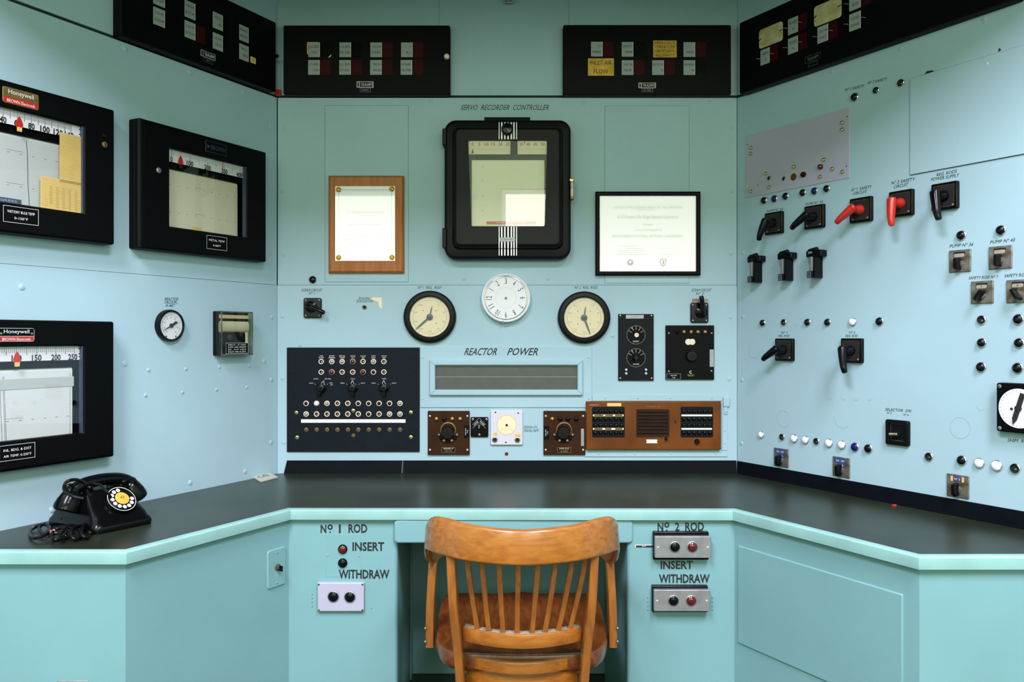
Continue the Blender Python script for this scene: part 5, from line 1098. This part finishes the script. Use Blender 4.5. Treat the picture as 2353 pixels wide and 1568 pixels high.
# three T-shaped clips
for k, (px, py, ln) in enumerate(((1740, 620, 61), (1811, 614, 64), (1878, 608, 63.5))):
    t = Th('clip_switch', 'black T-shaped holder with metal strip, %s' % ('nearest the corner below the PUMP No. 63 switch', 'middle one of three in a row', 'rightmost of three in a row')[k], 'switch', WR, px + 6, py, 'black T-shaped holders', off=0.0)
    L = ln * t.k; top = L * .5; D = .038
    def body():
        mb = MB(); mb.box((-.011, -top, 0), (.011, top - .010, D), 'bakelite'); mb.plate(-.030, .030, top - .022, top, .004, D - .006, 'bakelite', .004, .003); mb.tube([(-.020, top - .003, D - .012), (.010, top + .002, D - .012)], .009, 'bakelite', 12); return mb.mesh('body')
    t.part('body', cached('tb%d' % k, body))
    mb = MB(); mb.plate(-.006, .004, -top + .02, top - .022, D - .001, D + .006, 'steel', .001, .001, 2); t.part('metal_strip', mb, label='bright metal strip')
    mb = MB(); mb.box((-.013, -top, D), (.007, -top + .022, D + .010), 'bakelite'); mb.rect(-.010, .004, -top + .003, -top + .019, D + .0104, 'tape_navy'); mb.outline(-.011, .005, -top + .002, -top + .02, .001, D + .0106, 'steel'); t.part('window_block', mb, label='small block with blue-grey window')
    if k == 2: mb = MB(); mb.plate(-.018, -.004, top - .012, top - .004, D - .006, D - .003, 'steel', .001); t.part('clip', mb, label='bright metal clip')

for px, py, kd, r, lb in ((1751, 742.5, 'dark', 8.5, 'black indicator light, leftmost of the row above the two reg. rod switches'), (1802, 741, 'empty', 8, 'empty lamp socket in the row above the No. 1 REG. ROD switch'), (1854, 741, 'dark', 9, 'black indicator light, just right of the empty socket above the reg. rod switches'),
        (1900, 741, 'dark', 9.2, 'black indicator light, just left of the white light above the reg. rod switches'), (1957.5, 740, 'white', 10, 'white indicator light above the No. 2 REG. ROD switch'), (2019.3, 739, 'dark', 10.5, 'black indicator light, rightmost of the row above the reg. rod switches')):
    lamp(WR, px, py, r, kd, lb, 'indicator lights in the row above the reg. rod switches')
for i, (px, py, kd, r) in enumerate(((1747.3, 999.6, 'white', 8.5), (1798, 1004.5, 'empty', 8), (1823, 1008.5, 'white', 9.8), (1848.8, 1011.5, 'white', 9.8), (1877, 1014.5, 'empty', 8.5), (1903, 1019, 'white', 10.5), (1932.3, 1023, 'white', 10.5), (1962.8, 1027.8, 'blue', 11), (1993.5, 1031.5, 'dark', 11))):
    o = ('leftmost', 'second', 'third', 'fourth', 'fifth', 'sixth', 'seventh', 'eighth', 'last')[i]
    lamp(WR, px, py, r, kd, '%s, %s in the low sloping row' % ({'white': 'white indicator light', 'empty': 'empty lamp socket', 'blue': 'dark blue indicator light', 'dark': 'black indicator light'}[kd], o), 'indicator lights in the low row on the right wall')
for px, py, kd, r, lb in ((2135.5, 1050, 'empty', 10.5, 'empty lamp socket at the left end of the short low row'), (2208, 1058.5, 'dark', 12, 'black indicator light directly above the low rotary switch with orange tabs'), (2248.5, 1065, 'white', 12.5, 'white indicator light below the SHIM caption, left of two white ones'), (2288.5, 1071, 'white', 13.5, 'white indicator light below the SHIM caption, right of two white ones'), (2333.5, 1077, 'empty', 12.5, 'empty lamp socket at the right picture edge below the SHIM caption')):
    lamp(WR, px, py, r, kd, lb, 'indicator lights below the shim gauge')
lamp(WR, 2207, 541, 11.8, 'dark', 'black indicator light above the PUMP No. 36 caption', 'black indicator lights above the pump switches')
lamp(WR, 2298, 529, 12.2, 'dark', 'black indicator light above the PUMP No. 45 caption', 'black indicator lights above the pump switches')
for i, (px, py, kd, r) in enumerate(((2256.5, 735.5, 'empty', 11), (2338, 734, 'dark', 12.8), (2254, 788, 'dark', 11.3), (2340, 788.5, 'dark', 12), (2252.5, 844, 'dark', 12.3), (2336.5, 846, 'dark', 13))):
    lamp(WR, px, py, r, kd, '%s, %s row, %s column below the safety rod switches' % ('empty lamp socket' if kd == 'empty' else 'black indicator light', ('top', 'middle', 'bottom')[i // 2], ('left', 'right')[i % 2]), 'two columns of lights below the safety rod switches')

def rotary(c, size, label, rot, kind, txt=''):
    """Worn metal plate with a slot window and a bar knob."""
    t = Th('rotary_switch', label, 'switch', WR, *c, 'small metal rotary switches'); h = size * t.k / 2
    mb = MB(); mb.plate(-h, h, -h, h, 0, .004, 'worn_steel', .002, .0015, 3); t.part('plate', mb)
    mb = MB(); z = .0044
    if kind == 'slot': mb.rect(-h * .52, h * .52, h * .38, h * .82, z, 'hole'); mb.plate(-h * .48, h * .48, h * .34, h * .66, .002, z + .0008, 'dust', h * .12); mb.text(txt, 0, h * .5, h * .12 * len(txt), h * .2, z + .0012, 'ink_black') if txt else None
    elif kind == 'blue': mb.plate(-h * .78, h * .6, h * .42, h * .88, .002, z + .0006, 'blue_label', .002); mb.text('ON   OFF', -h * .05, h * .64, h, h * .2, z + .001, 'paint_white'); mb.plate(-h * .35, h * .45, h * .02, h * .38, .002, z + .0006, 'blue_label', .002); mb.text(txt, h * .05, h * .2, h * .5, h * .18, z + .001, 'paint_white')
    else:
        mb.plate(-h * .36, h * .36, h * .45, h * .8, .002, z + .0006, 'blue_label', .002); mb.text(txt, 0, h * .62, h * .5, h * .18, z + .001, 'paint_white')
        for sg in (-1, 1): mb.plate(sg * h * .5 - h * .1, sg * h * .5 + h * .1, h * .4, h * .84, .002, z + .0006, 'orange_paper', .001)
    t.part('legend', mb, label={'slot': 'pale legend in a slot', 'blue': 'blue legend', 'orange': 'blue legend with orange tabs'}[kind])
    mb = MB(); mb.xf = Matrix.Translation((0, -h * .25, 0)) @ Matrix.Rotation(math.radians(rot), 4, 'Z')
    mb.lathe(0, 0, [(h * .36, .004), (h * .34, .010), (.0002, .011)], 'worn_steel', 18)
    A = [[(x, y, z_) for x, y in rrect(-w, w, -l, l * .9, w * .8, 3)] for z_, w, l in ((.008, h * .22, h * .62), (.022, h * .2, h * .6), (.028, h * .12, h * .5))]; mb.rings(A, 'bakelite'); t.part('bar_knob', mb, label='black bar knob'); return t
rotary((2206.7, 600), 51, 'worn metal rotary switch under the PUMP No. 36 caption', 0, 'slot', '')
rotary((2299.5, 592), 52.5, 'worn metal rotary switch under the PUMP No. 45 caption', 0, 'slot', '')
rotary((2257.8, 672), 51.5, 'worn metal rotary switch under the SAFETY ROD No. 7 caption, knob turned left', -35, 'slot', '7')
rotary((2341, 669.5), 53, 'worn metal rotary switch cut by the right picture edge under a safety rod caption', 30, 'slot', '8')
rotary((1796, 1052), 42, 'small metal rotary switch with blue legend above the backsplash, nearest the corner', 0, 'blue', 'Nº 4')
rotary((1934, 1074), 45.5, 'small metal rotary switch with blue legend, second from the corner above the backsplash', 0, 'blue', 'Nº 8')
rotary((2202, 1117.5), 52, 'small metal rotary switch with orange tabs above the backsplash at the right', 0, 'orange', 'Nº 3')

# selector switch in a square recess
t = Th('selector_switch', 'square black selector switch with a stubby lever, low on the right wall', 'switch', WR, 2060.5, 995, off=.01); h = 29 * t.k
mb = MB(); mb.frame((-h, h, -h, h), (-h * .68, h * .68, -h * .7, h * .74), 0, .012, .003, 'bakelite', .006, .003, .003, .001); t.part('plate', mb)
mb = MB(); mb.rect(-h * .68, h * .68, -h * .7, h * .74, .004, 'panel_dark'); mb.outline(-h * .64, h * .64, -h * .66, h * .7, .0011, .0045, 'brass_dial'); t.part('recess', mb); mb = MB(); mb.lathe(0, -h * .1, [(h * .3, .004), (h * .28, .010), (.0002, .011)], 'panel_dark', 18); mb.tube([(h * .1, -h * .12, .012), (-h * .45, -h * .14, .022)], [.0055, .0048], 'worn_steel', 12); t.part('lever', mb, label='stubby metal lever')

# shim gauge at the right edge
t = Th('shim_rod_gauge', 'square black gauge with white dial, cut by the right picture edge', 'gauge', WR, 2343, 939, off=.02); h = 57 * t.k; x0 = t.l(2291, 939, .02)[0]
mb = MB(); mb.plate(x0, -x0, -h, h, 0, .024, 'black_paint', .006, .004)
for a in (-1, 1):
    for b in (-1, 1): screw(mb, a * (-x0 - .009), b * (h - .009), .024, .005, 'steel')
t.part('case', mb); R = 45.5 * t.k; mb = MB(); mb.disc(0, 0, .0246, R, 'white', 48)
for k in range(30): a = math.radians(12 * k); mb.seg(R * .82 * math.cos(a), R * .82 * math.sin(a), R * .97 * math.cos(a), R * .97 * math.sin(a), .0009, .025, 'ink_soft')
for dx in (-.35, .35): mb.disc(R * dx, -R * .05, .025, .004, 'ink', 12)
t.part('dial', mb, label='white dial'); mb = MB(); a = math.radians(-107); d = Vector((math.cos(a), math.sin(a))); p = Vector((-d.y, d.x)); w = R * .12
mb.prism([tuple(d * R * u + p * w * v) for u, v in ((-.8, -1), (.55, -1), (.86, 0), (.55, 1), (-.8, 1))], .027, .029, 'ink_black'); mb.lathe(0, 0, [(R * .16, .025), (R * .16, .030), (.0002, .0305)], 'ink_black', 18); t.part('pointer', mb, label='broad black pointer')

# ------------------------------------------------------------------ on the pedestals and return panels of the desk
def push(t, px, py, rp, m, z, name='push_button', label=None):
    x, y = t.l(px, py, z + .003); r = rp * t.k; mb = MB(); mb.lathe(x, y, [(r * 1.12, z), (r * 1.1, z + .003), (r * .97, z + .004), (r * .94, z + .002), (r * .9, z + .001)], 'steel', 24); mb.lathe(x, y, [(r * .9, z + .001), (r * .9, z + .005), (r * .6, z + .0085), (.0002, z + .009)], m, 24); t.part('push_button', mb, label=label)
for px, py, m, lb in ((787.8, 1262, 'red_lens', 'dark red push button beside the INSERT lettering, left pedestal'), (787.8, 1293.8, 'bakelite', 'black push button above the WITHDRAW lettering, left pedestal')):
    t = Th('push_button', lb, 'push button', WP, px, py, 'push buttons on the left pedestal'); r = 10.7 * t.k
    mb = MB(); mb.lathe(0, 0, [(r, 0), (r, .004), (r * .86, .006), (r * .84, .004)], 'bakelite', 24); t.part('bezel', mb); mb = MB(); mb.lathe(0, 0, [(r * .84, .003), (r * .8, .008), (r * .5, .0105), (.0002, .011)], m, 24); t.part('cap', mb)
def wplate(W, q, m, th, z0=0):
    a = WP.at(q[0], q[1]); return a
t = Th('button_plate', 'grey metal plate with two black push buttons on the left pedestal', 'button plate', WP, 782.8, 1373); q = t.r(729.5, 1340.5, 836, 1405.7, .012)
mb = MB(); mb.plate(*q, 0, .012, 'grey_panel', .002, .002)
for a in (q[0] + .004, q[1] - .004):
    for b in (q[2] + .004, q[3] - .004): screw(mb, a, b, .012, .003, 'brass_dial')
t.part('plate', mb)
for px, py in ((765.7, 1371.5), (803.8, 1372.5)): push(t, px, py, 11.8, 'bakelite', .012, 'box')
for k, (px, back, face, by, b0, b1, lb) in enumerate(((0, (1500.5, 1222, 1627.6, 1286), (1505, 1233.6, 1633.6, 1283), 1257.4, 1551, 1591.3, 'metal box with black and red push buttons, upper one on the right pedestal'), (0, (1498, 1346, 1625.8, 1406), (1502.8, 1356.6, 1631.3, 1405.8), 1381, 1547.8, 1588.6, 'metal box with black and red push buttons, lower one on the right pedestal'))):
    t = Th('button_box', lb, 'button box', WPR, (face[0] + face[2]) / 2, (face[1] + face[3]) / 2, 'two button boxes on the right pedestal')
    q = t.r(*back, .010); mb = MB(); mb.plate(*q, 0, .016, 'bakelite', .002, .002); t.part('back_box', mb, label='black back box'); q = t.r(*face, .03); mb = MB(); mb.plate(*q, .014, .030, 'steel', .002, .0015); 
    for a in (q[0] + .009, q[1] - .009): screw(mb, a, (q[2] + q[3]) / 2, .030, .0028, 'paint_white')
    t.part('front_plate', mb, label='brushed metal front plate'); push(t, b0, by, 11.2, 'bakelite', .030, 'box', 'black push button'); push(t, b1, by, 11.2, 'red_lens', .030, 'box', 'red push button')
t = Th('label_strip', 'thin black embossed label strip left of the upper button box', 'label', WPR, 1478.5, 1255.4); q = t.r(1459.5, 1252.6, 1499, 1258.3); mb = MB(); mb.plate(*q, 0, .0006, 'paint_white', .0003); mb.rect(q[0] + .002, q[1], q[2], q[3] - .0015, .0009, 'ink_black'); mb.text('ALM', (q[0] + q[1]) / 2, (q[2] + q[3]) / 2, .012, .0035, .0012, 'paint_white'); t.part('strip', mb)
t = Th('small_cover_plate', 'small painted cover plate with two screws behind the left push buttons', 'cover plate', WP, 788, 1277); q = t.r(748.8, 1227.6, 828, 1326); mb = MB()
h0 = t.l(787.8, 1277.5); mb.plate(*q, -.0004, .0006, 'desk_paint', .001, .0003, 2); 
for px, py in ((752.5, 1277), (824.5, 1278)): x, y = t.l(px, py); mb.lathe(x, y, [(.0035, 0), (.0028, .0018), (.0002, .002)], 'desk_paint', 12)
t.part('plate', mb)
t = Th('key_switch', 'painted plate with a key switch on the left return panel of the desk', 'key switch', WQL, 634, 1304); q = (WQL.at(613, 1304)[0] - t.s, WQL.at(655, 1304)[0] - t.s, WQL.at(634, 1349)[1] - t.z, WQL.at(634, 1261)[1] - t.z)
mb = MB(); mb.plate(*q, 0, .004, 'desk_paint', .009, .003); 
for b in (q[2] + .012, q[3] - .012): screw(mb, 0, b, .004, .003, 'desk_paint')
t.part('plate', mb); mb = MB(); mb.lathe(.002, 0, [(.010, .004), (.0095, .008), (.006, .009), (.006, .012), (.0002, .0125)], 'worn_steel', 18); t.part('lock_cylinder', mb, label='dull metal lock cylinder')
mb = MB(); mb.plate(.001, .003, -.010, .006, .010, .024, 'bakelite', .0008); t.part('key', mb, label='dark key')
t = Th('socket_plate', 'metal socket plate low on the left end panel, cut by the bottom edge', 'wall plate', WE, 168, 1598); q = t.r(133, 1563.5, 204, 1640); mb = MB(); mb.plate(*q, 0, .004, 'steel', .002, .0015); t.part('plate', mb); mb = MB(); mb.rect(-.02, .02, -.015, .015, .0045, 'hole'); t.part('outlet', mb)
# ------------------------------------------------------------------ things lying on the desk
def deskpt(px, py, z=ZD):
    k = (CAMZ - z) / ((py - HZP) / FPX); return Vector(((px - CXP) / FPX * k, k, z))
c = [deskpt(px, py, ZD + .006) for px, py in ((573.8, 1091), (614, 1082.5), (639, 1095), (599, 1105.4))]
t = link('number_tag', None); ctr = sum(c, Vector()) / 4; t.location = (ctr.x, ctr.y, ZD); props(t, 'small cream tag lettered C43 lying in the left corner of the desk', 'tag')
ex = (c[2] - c[3]).normalized(); ey = UP.cross(ex); mb = MB(); mb.xf = Matrix(((ex.x, ey.x, 0, 0), (ex.y, ey.y, 0, 0), (0, 0, 1, 0), (0, 0, 0, 1)))
pp = [((p - ctr).dot(ex), (p - ctr).dot(ey)) for p in c]; mb.prism([pp[3], pp[2], pp[1], pp[0]], .0005, .004, 'tag_cream'); link('plate', mb.mesh('plate'), t)
mb2 = MB(); mb2.xf = mb.xf; mx = sum(p[0] for p in pp) / 4; my = sum(p[1] for p in pp) / 4; sh = (pp[1][0] - pp[2][0]) / (pp[1][1] - pp[2][1])
for s_, dx, w in (('C', -.022, .016), ('43', .007, .030)): mb2.text(s_, mx + dx, my, w, .028, .0045, 'ink_black', 0, sh * .55)
link('lettering', mb2.mesh('lettering'), t, 'black lettering')
p = deskpt(2054.5, 1162.5); t = link('red_scrap', None); t.location = p; props(t, 'tiny red scrap lying against the right backsplash', 'scrap'); mb = MB(); mb.box((-.006, -.002, 0), (.006, .002, .004), 'red'); link('piece', mb.mesh('piece'), t)

# rotary telephone: local +x is along the handset, -y its front
ph = link('rotary_telephone', None); props(ph, 'black rotary dial telephone with brass dial centre on the left of the desk', 'telephone')
ph.location = (-1.088, 2.182, ZD); ph.rotation_euler = (0, 0, math.radians(57))
mb = MB(); S = []
for z, hx, yf, yb, r in ((0, .083, -.098, .133, .022), (.010, .085, -.100, .135, .024), (.018, .083, -.098, .133, .024), (.024, .078, -.092, .128, .022), (.036, .075, -.084, .122, .022), (.062, .066, -.054, .106, .022), (.084, .058, -.028, .086, .02), (.094, .052, -.018, .074, .018), (.098, .048, -.013, .066, .016)):
    S.append([(x, y, z) for x, y in rrect(-hx, hx, yf, yb, r, 6)])
mb.rings(S, 'bakelite'); link('body', mb.mesh('body'), ph)
for sx in (-1, 1):
    mb = MB()
    mb.plate(sx * .046 - .009, sx * .046 + .009, -.016, .056, .085, .104, 'bakelite', .005, .004)
    for sy in (-.012, .052): mb.tube(spline([(sx * .040, sy * .6 + .008, .090), (sx * .046, sy, .100), (sx * .047, sy + (.004 if sy > 0 else -.004), .112)], 4), [.009] * 4 + [.007] * 4 + [.005], 'bakelite', 10)
    link('cradle_prong', mb.mesh('cradle_prong'), ph)
# dial on the sloping front
nrm = Vector((0, -.74, .67)).normalized(); ux = Vector((1, 0, 0)); uy = nrm.cross(ux); dc = Vector((.010, -.060, .069))
DM = Matrix(((ux.x, uy.x, nrm.x, dc.x), (ux.y, uy.y, nrm.y, dc.y), (ux.z, uy.z, nrm.z, dc.z), (0, 0, 0, 1))) @ Matrix.Scale(.86, 4)
def dial_part(name, f, label=None, parent=None): mb = MB(); f(mb); mb.v = [tuple(DM @ Vector(p)) for p in mb.v]; return link(name, mb.mesh(name), parent or ph, label)
dl = dial_part('dial', lambda m: (m.lathe(0, 0, [(.046, -.022), (.046, .004), (.044, .008), (.041, .008), (.041, .006), (.0002, .006)], 'bakelite', 40), m.circle(0, 0, .0084, .0425, .0016, 'paint_white', n=48)))
def wheel(m):
    m.lathe(0, 0, [(.0395, .007), (.0395, .0095), (.038, .0105), (.0002, .0105)], 'black_gloss', 40)
    for k in range(10): a = math.radians(92 + 28.5 * k); m.disc(.0305 * math.cos(a), .0305 * math.sin(a), .0109, .0062, 'paint_white', 16)
dial_part('finger_wheel', wheel, 'black finger wheel with white number spots', dl)
def centre(m):
    m.lathe(0, 0, [(.0215, .0105), (.0215, .0125), (.0195, .0132), (.0002, .0133)], 'dial_yellow', 28); m.text('43', 0, .002, .012, .010, .0137, 'ink_black', 0)
dial_part('dial_centre', centre, 'round yellow dial centre', dl)
hs = MB(); A = [(-.086, .010, .088), (-.076, .010, .103), (-.046, .010, .115), (0, .010, .119), (.046, .010, .115), (.076, .010, .103), (.086, .010, .088)]
hs.tube(spline(A, 5), [.017, .0175, .018, .018, .018] + [.016] * 21 + [.018, .018, .018, .0175, .017], 'bakelite', 16)
for sx in (-1, 1):
    hs.xf = Matrix.Translation((sx * .083, .010, .088)) @ Matrix.Rotation(sx * math.radians(-22), 4, 'Y')
    hs.lathe(0, 0, [(.026, -.040), (.0315, -.036), (.032, -.026), (.029, -.012), (.023, .004), (.018, .014), (.008, .020), (.0002, .021)], 'bakelite', 24)
hs.xf = None; link('handset', hs.mesh('handset'), ph, 'black handset resting on the cradle')
# cord, looped and tangled in front of the telephone; points follow the desk
cd = MB(); pts = []
for px, py, dz in ((186, 1140, .115), (165, 1133, .125), (150, 1125, .130), (148, 1112, .135), (155, 1106, .138), (168, 1103, .138), (182, 1104, .135), (188, 1110, .128)): pts.append(deskpt(px, py + dz * 900, ZD) + Vector((0, 0, dz)))
base = deskpt(170, 1222)
def P3(px, py, z, Y):                      # a point at depth Y seen at that spot
    return Vector(((px - CXP) / FPX * Y, Y, z if z is not None else CAMZ + (HZP - py) / FPX * Y))
loop = [P3(x, y, None, Y) for x, y, Y in ((192, 1146, 1.99), (172, 1142, 1.985), (152, 1132, 1.99), (147, 1120, 2.0), (152, 1109, 2.01), (163, 1104, 2.02), (176, 1103, 2.04), (190, 1108, 2.06), (196, 1114, 2.08))]
cd.tube(spline(loop, 5), .0042, 'cord', 8)
loop = [P3(x, y, None, Y) for x, y, Y in ((150, 1136, 2.0), (155, 1118, 2.0), (163, 1114, 2.01), (167, 1120, 2.02), (163, 1130, 2.02))]; cd.tube(spline(loop, 5), .0035, 'cord', 8)
loop = [P3(x, y, None, Y) for x, y, Y in ((215, 1113, 2.02), (228, 1114, 2.01), (240, 1125, 2.0), (250, 1136, 2.0), (255, 1144, 2.01))]; cd.tube(spline(loop, 5), .0032, 'cord', 8)
random.seed(3); flat = []
for px, py, dz in ((145, 1193, .02), (138, 1196, .012), (128, 1203, .005), (112, 1208, .005), (98, 1206, .012), (84, 1212, .006), (72, 1222, .005), (70, 1233, .005), (84, 1237, .006), (100, 1232, .010), (112, 1222, .014), (112, 1210, .016), (98, 1205, .018), (90, 1214, .012), (95, 1226, .008), (112, 1232, .006), (130, 1226, .008), (150, 1222, .014), (146, 1236, .006), (126, 1241, .006), (118, 1232, .010), (130, 1218, .016), (152, 1212, .022), (168, 1220, .016), (160, 1236, .006), (140, 1238, .012), (140, 1222, .020), (160, 1208, .024), (182, 1214, .014), (186, 1232, .005), (170, 1240, .006), (160, 1228, .016), (172, 1212, .022), (196, 1210, .014), (206, 1222, .006), (196, 1236, .005), (184, 1228, .014), (196, 1208, .020), (214, 1202, .016), (222, 1208, .008), (226, 1200, .012)):
    flat.append(deskpt(px, py, ZD + dz + .002) + Vector((random.uniform(-.004, .004), 0, 0)))
cd.tube(spline(flat, 5), .0042, 'cord', 8)
cd.v = [tuple(v) for v in cd.v]; co = link('handset_cord', cd.mesh('handset_cord'), None); co['label'] = 'tangled black telephone cord lying beside the telephone'; co['category'] = 'cord'
inv = (Matrix.Translation(ph.location) @ Matrix.Rotation(math.radians(57), 4, 'Z')).inverted(); co.data.transform(inv); co.parent = ph; del co['category']; co['label'] = 'tangled black cord'

# ------------------------------------------------------------------ wooden swivel armchair, its back to the camera
ch = link('wooden_armchair', None); ch.location = (.026, 2.2, 0); props(ch, 'brown wooden swivel armchair with slatted back tucked into the kneehole', 'chair')
def cpart(name, mb, label=None): return link(name, mb.mesh(name), ch, label)
bow = [(-.236, .17, .652, .030), (-.245, .09, .668, .040), (-.247, .01, .708, .055), (-.242, -.055, .766, .068), (-.226, -.110, .800, .084), (-.195, -.158, .809, .090), (-.12, -.210, .803, .087), (0, -.240, .799, .084)]
bow = bow + [(-x, y, z, h) for x, y, z, h in bow[-2::-1]]
pts = spline([(x, y, z) for x, y, z, h in bow], 5); hs_ = [v.x for v in spline([(h, 0, 0) for *_, h in bow], 5)]
mb = MB(); R = []; n = len(pts)
for k, p in enumerate(pts):
    d = pts[min(k + 1, n - 1)] - pts[max(k - 1, 0)]; o = Vector((-d.y, d.x, 0)).normalized(); h = hs_[k]; w = .0105
    lean = .10 * min(1, max(0, (h - .035) / .045))
    R.append([tuple(p + o * (a + lean * b) + UP * b) for a, b in [(x, y) for x, y in rrect(-w, w, -h, 0, .008, 3)]])
mb.rings(R, 'wood'); cpart('back_rail', mb, 'curved crest rail running round into the arms')
def crest_y(x):
    best = min(pts, key=lambda p: abs(p.x - x) + (0 if p.y < -.05 else 9)); return best.y, best.z
for sx in (-1, 1):
    mb = MB(); yt, zt_ = crest_y(sx * .176); A = spline([(sx * .1785, yt + .026, zt_ - .076), (sx * .172, yt + .030, .60), (sx * .163, -.118, .48), (sx * .158, -.098, .38), (sx * .156, -.09, .335)], 5)
    mb.tube(A, .3, 'wood_upright', flat=(.0105, .032), up=(1, 0, 0)); cpart('back_post', mb)
def rail(name, hw, yc, ye, z0, z1, th, m='wood'):
    mb = MB(); R = []
    for k in range(17):
        u = -1 + k / 8; x = hw * u; y = yc + (ye - yc) * u * u; d = Vector((1, 2 * (ye - yc) * u / hw)).normalized(); o = Vector((-d.y, d.x))
        R.append([(x + o.x * a, y + o.y * a, b) for a, b in rrect(0, th, z0, z1, .003, 2)])
    mb.rings(R, m); return cpart(name, mb)
rail('cross_rail', .150, -.172, -.118, .4855, .522, .028); rail('lower_rail', .148, -.124, -.070, .402, .432, .040); rail('seat_rail', .146, -.106, -.060, .340, .398, .024)
mb = MB(); R = []
for k in range(17): u = -1 + k / 8; x = .146 * u; y = -.172 + .054 * u * u; R.append([(x, y + .002, .5225), (x, y + .026, .5225)])
mb.rings(R, 'dust', False, False, False); cpart('dust', mb, 'grey dust on the cross rail')
XT = (1074, 1108.6, 1147.7, 1190.3, 1234.8, 1274.5, 1312.8, 1345); XB = (1097.5, 1124, 1156.4, 1188.6, 1222.5, 1252, 1283, 1311.6)
for a, b in zip(XT, XB):
    xt = (a - 1201) / FPX * 1.99; xb = (b - 1201) / FPX * 2.05; yt, zt_ = crest_y(xt); u = xb / .15; yb = -.172 + .054 * u * u + .013
    A = spline([(xt, yt + .012, zt_ - .080), (xt * .97 + xb * .03, yt + .018, .69), (xt * .55 + xb * .45, (yt + yb) / 2 + .020, .60), (xb, yb, .52)], 4)
    mb = MB(); mb.tube(A, .3, 'wood_upright', flat=(.0064, .0075), up=(1, 0, 0)); cpart('spindle', mb)
out = spline([(-.15, -.085, 0), (-.205, -.055, 0), (-.231, .02, 0), (-.242, .12, 0), (-.246, .25, 0), (-.246, .36, 0), (-.232, .415, 0), (-.16, .428, 0), (-.07, .420, 0), (0, .438, 0), (.07, .420, 0), (.16, .428, 0), (.232, .415, 0), (.246, .36, 0), (.246, .25, 0), (.242, .12, 0), (.231, .02, 0), (.205, -.055, 0), (.15, -.085, 0), (0, -.098, 0), (-.15, -.085, 0)], 4)[:-1]
out = [(p.x, p.y) for p in out][::-1]
cx, cy = 0, .17; R = []
for z, s_ in ((.392, .955), (.398, .985), (.408, 1.0), (.428, 1.0), (.438, .988), (.441, .96), (.437, .86), (.430, .66), (.428, .4), (.430, .1)): R.append([(cx + (x - cx) * s_, cy + (y - cy) * s_, z) for x, y in out])
mb = MB(); mb.rings(R, 'seat_wood'); cpart('seat', mb, 'reddish brown saddle seat')
for sx in (-1, 1):
    mb = MB(); mb.tube(spline([(sx * .2535, .085, .40), (sx * .2535, .090, .50), (sx * .2465, .10, .64)], 4), .25, 'wood_upright', flat=(.011, .026), up=(1, 0, 0))
    cpart('arm_post', mb); mb = MB()
    for z in (.455, .418): mb.tube([(sx * .263, .06, z), (sx * .2675, .06, z)], [.006, .0045], 'brass', 10)
    link('bolt_heads', mb.mesh('bolt_heads'), ch)
mb = MB(); mb.lathe(0, .17, [(.085, .392), (.085, .375), (.035, .365), (.030, .20), (.045, .19), (.045, .13), (.0002, .125)], 'black_paint', 20); cpart('swivel_column', mb, 'black swivel column')
for k in range(4):
    a = math.radians(45 + 90 * k); d = Vector((math.cos(a), math.sin(a), 0)); o = Vector((0, .17, 0)); mb = MB()
    mb.tube(spline([o + d * .03 + UP * .165, o + d * .14 + UP * .145, o + d * .25 + UP * .075], 4), .3, 'wood', flat=(.02, .018), up=(0, 0, 1)); leg = cpart('leg', mb)
    mb = MB(); c0 = o + d * .25; q = Vector((-d.y, d.x, 0)); mb.tube([c0 + q * -.012 + UP * .026, c0 + q * .012 + UP * .026], .026, 'black_paint', 16); mb.tube([c0 + UP * .04, c0 + UP * .08], .006, 'steel', 8); link('caster', mb.mesh('caster'), leg, 'black caster')
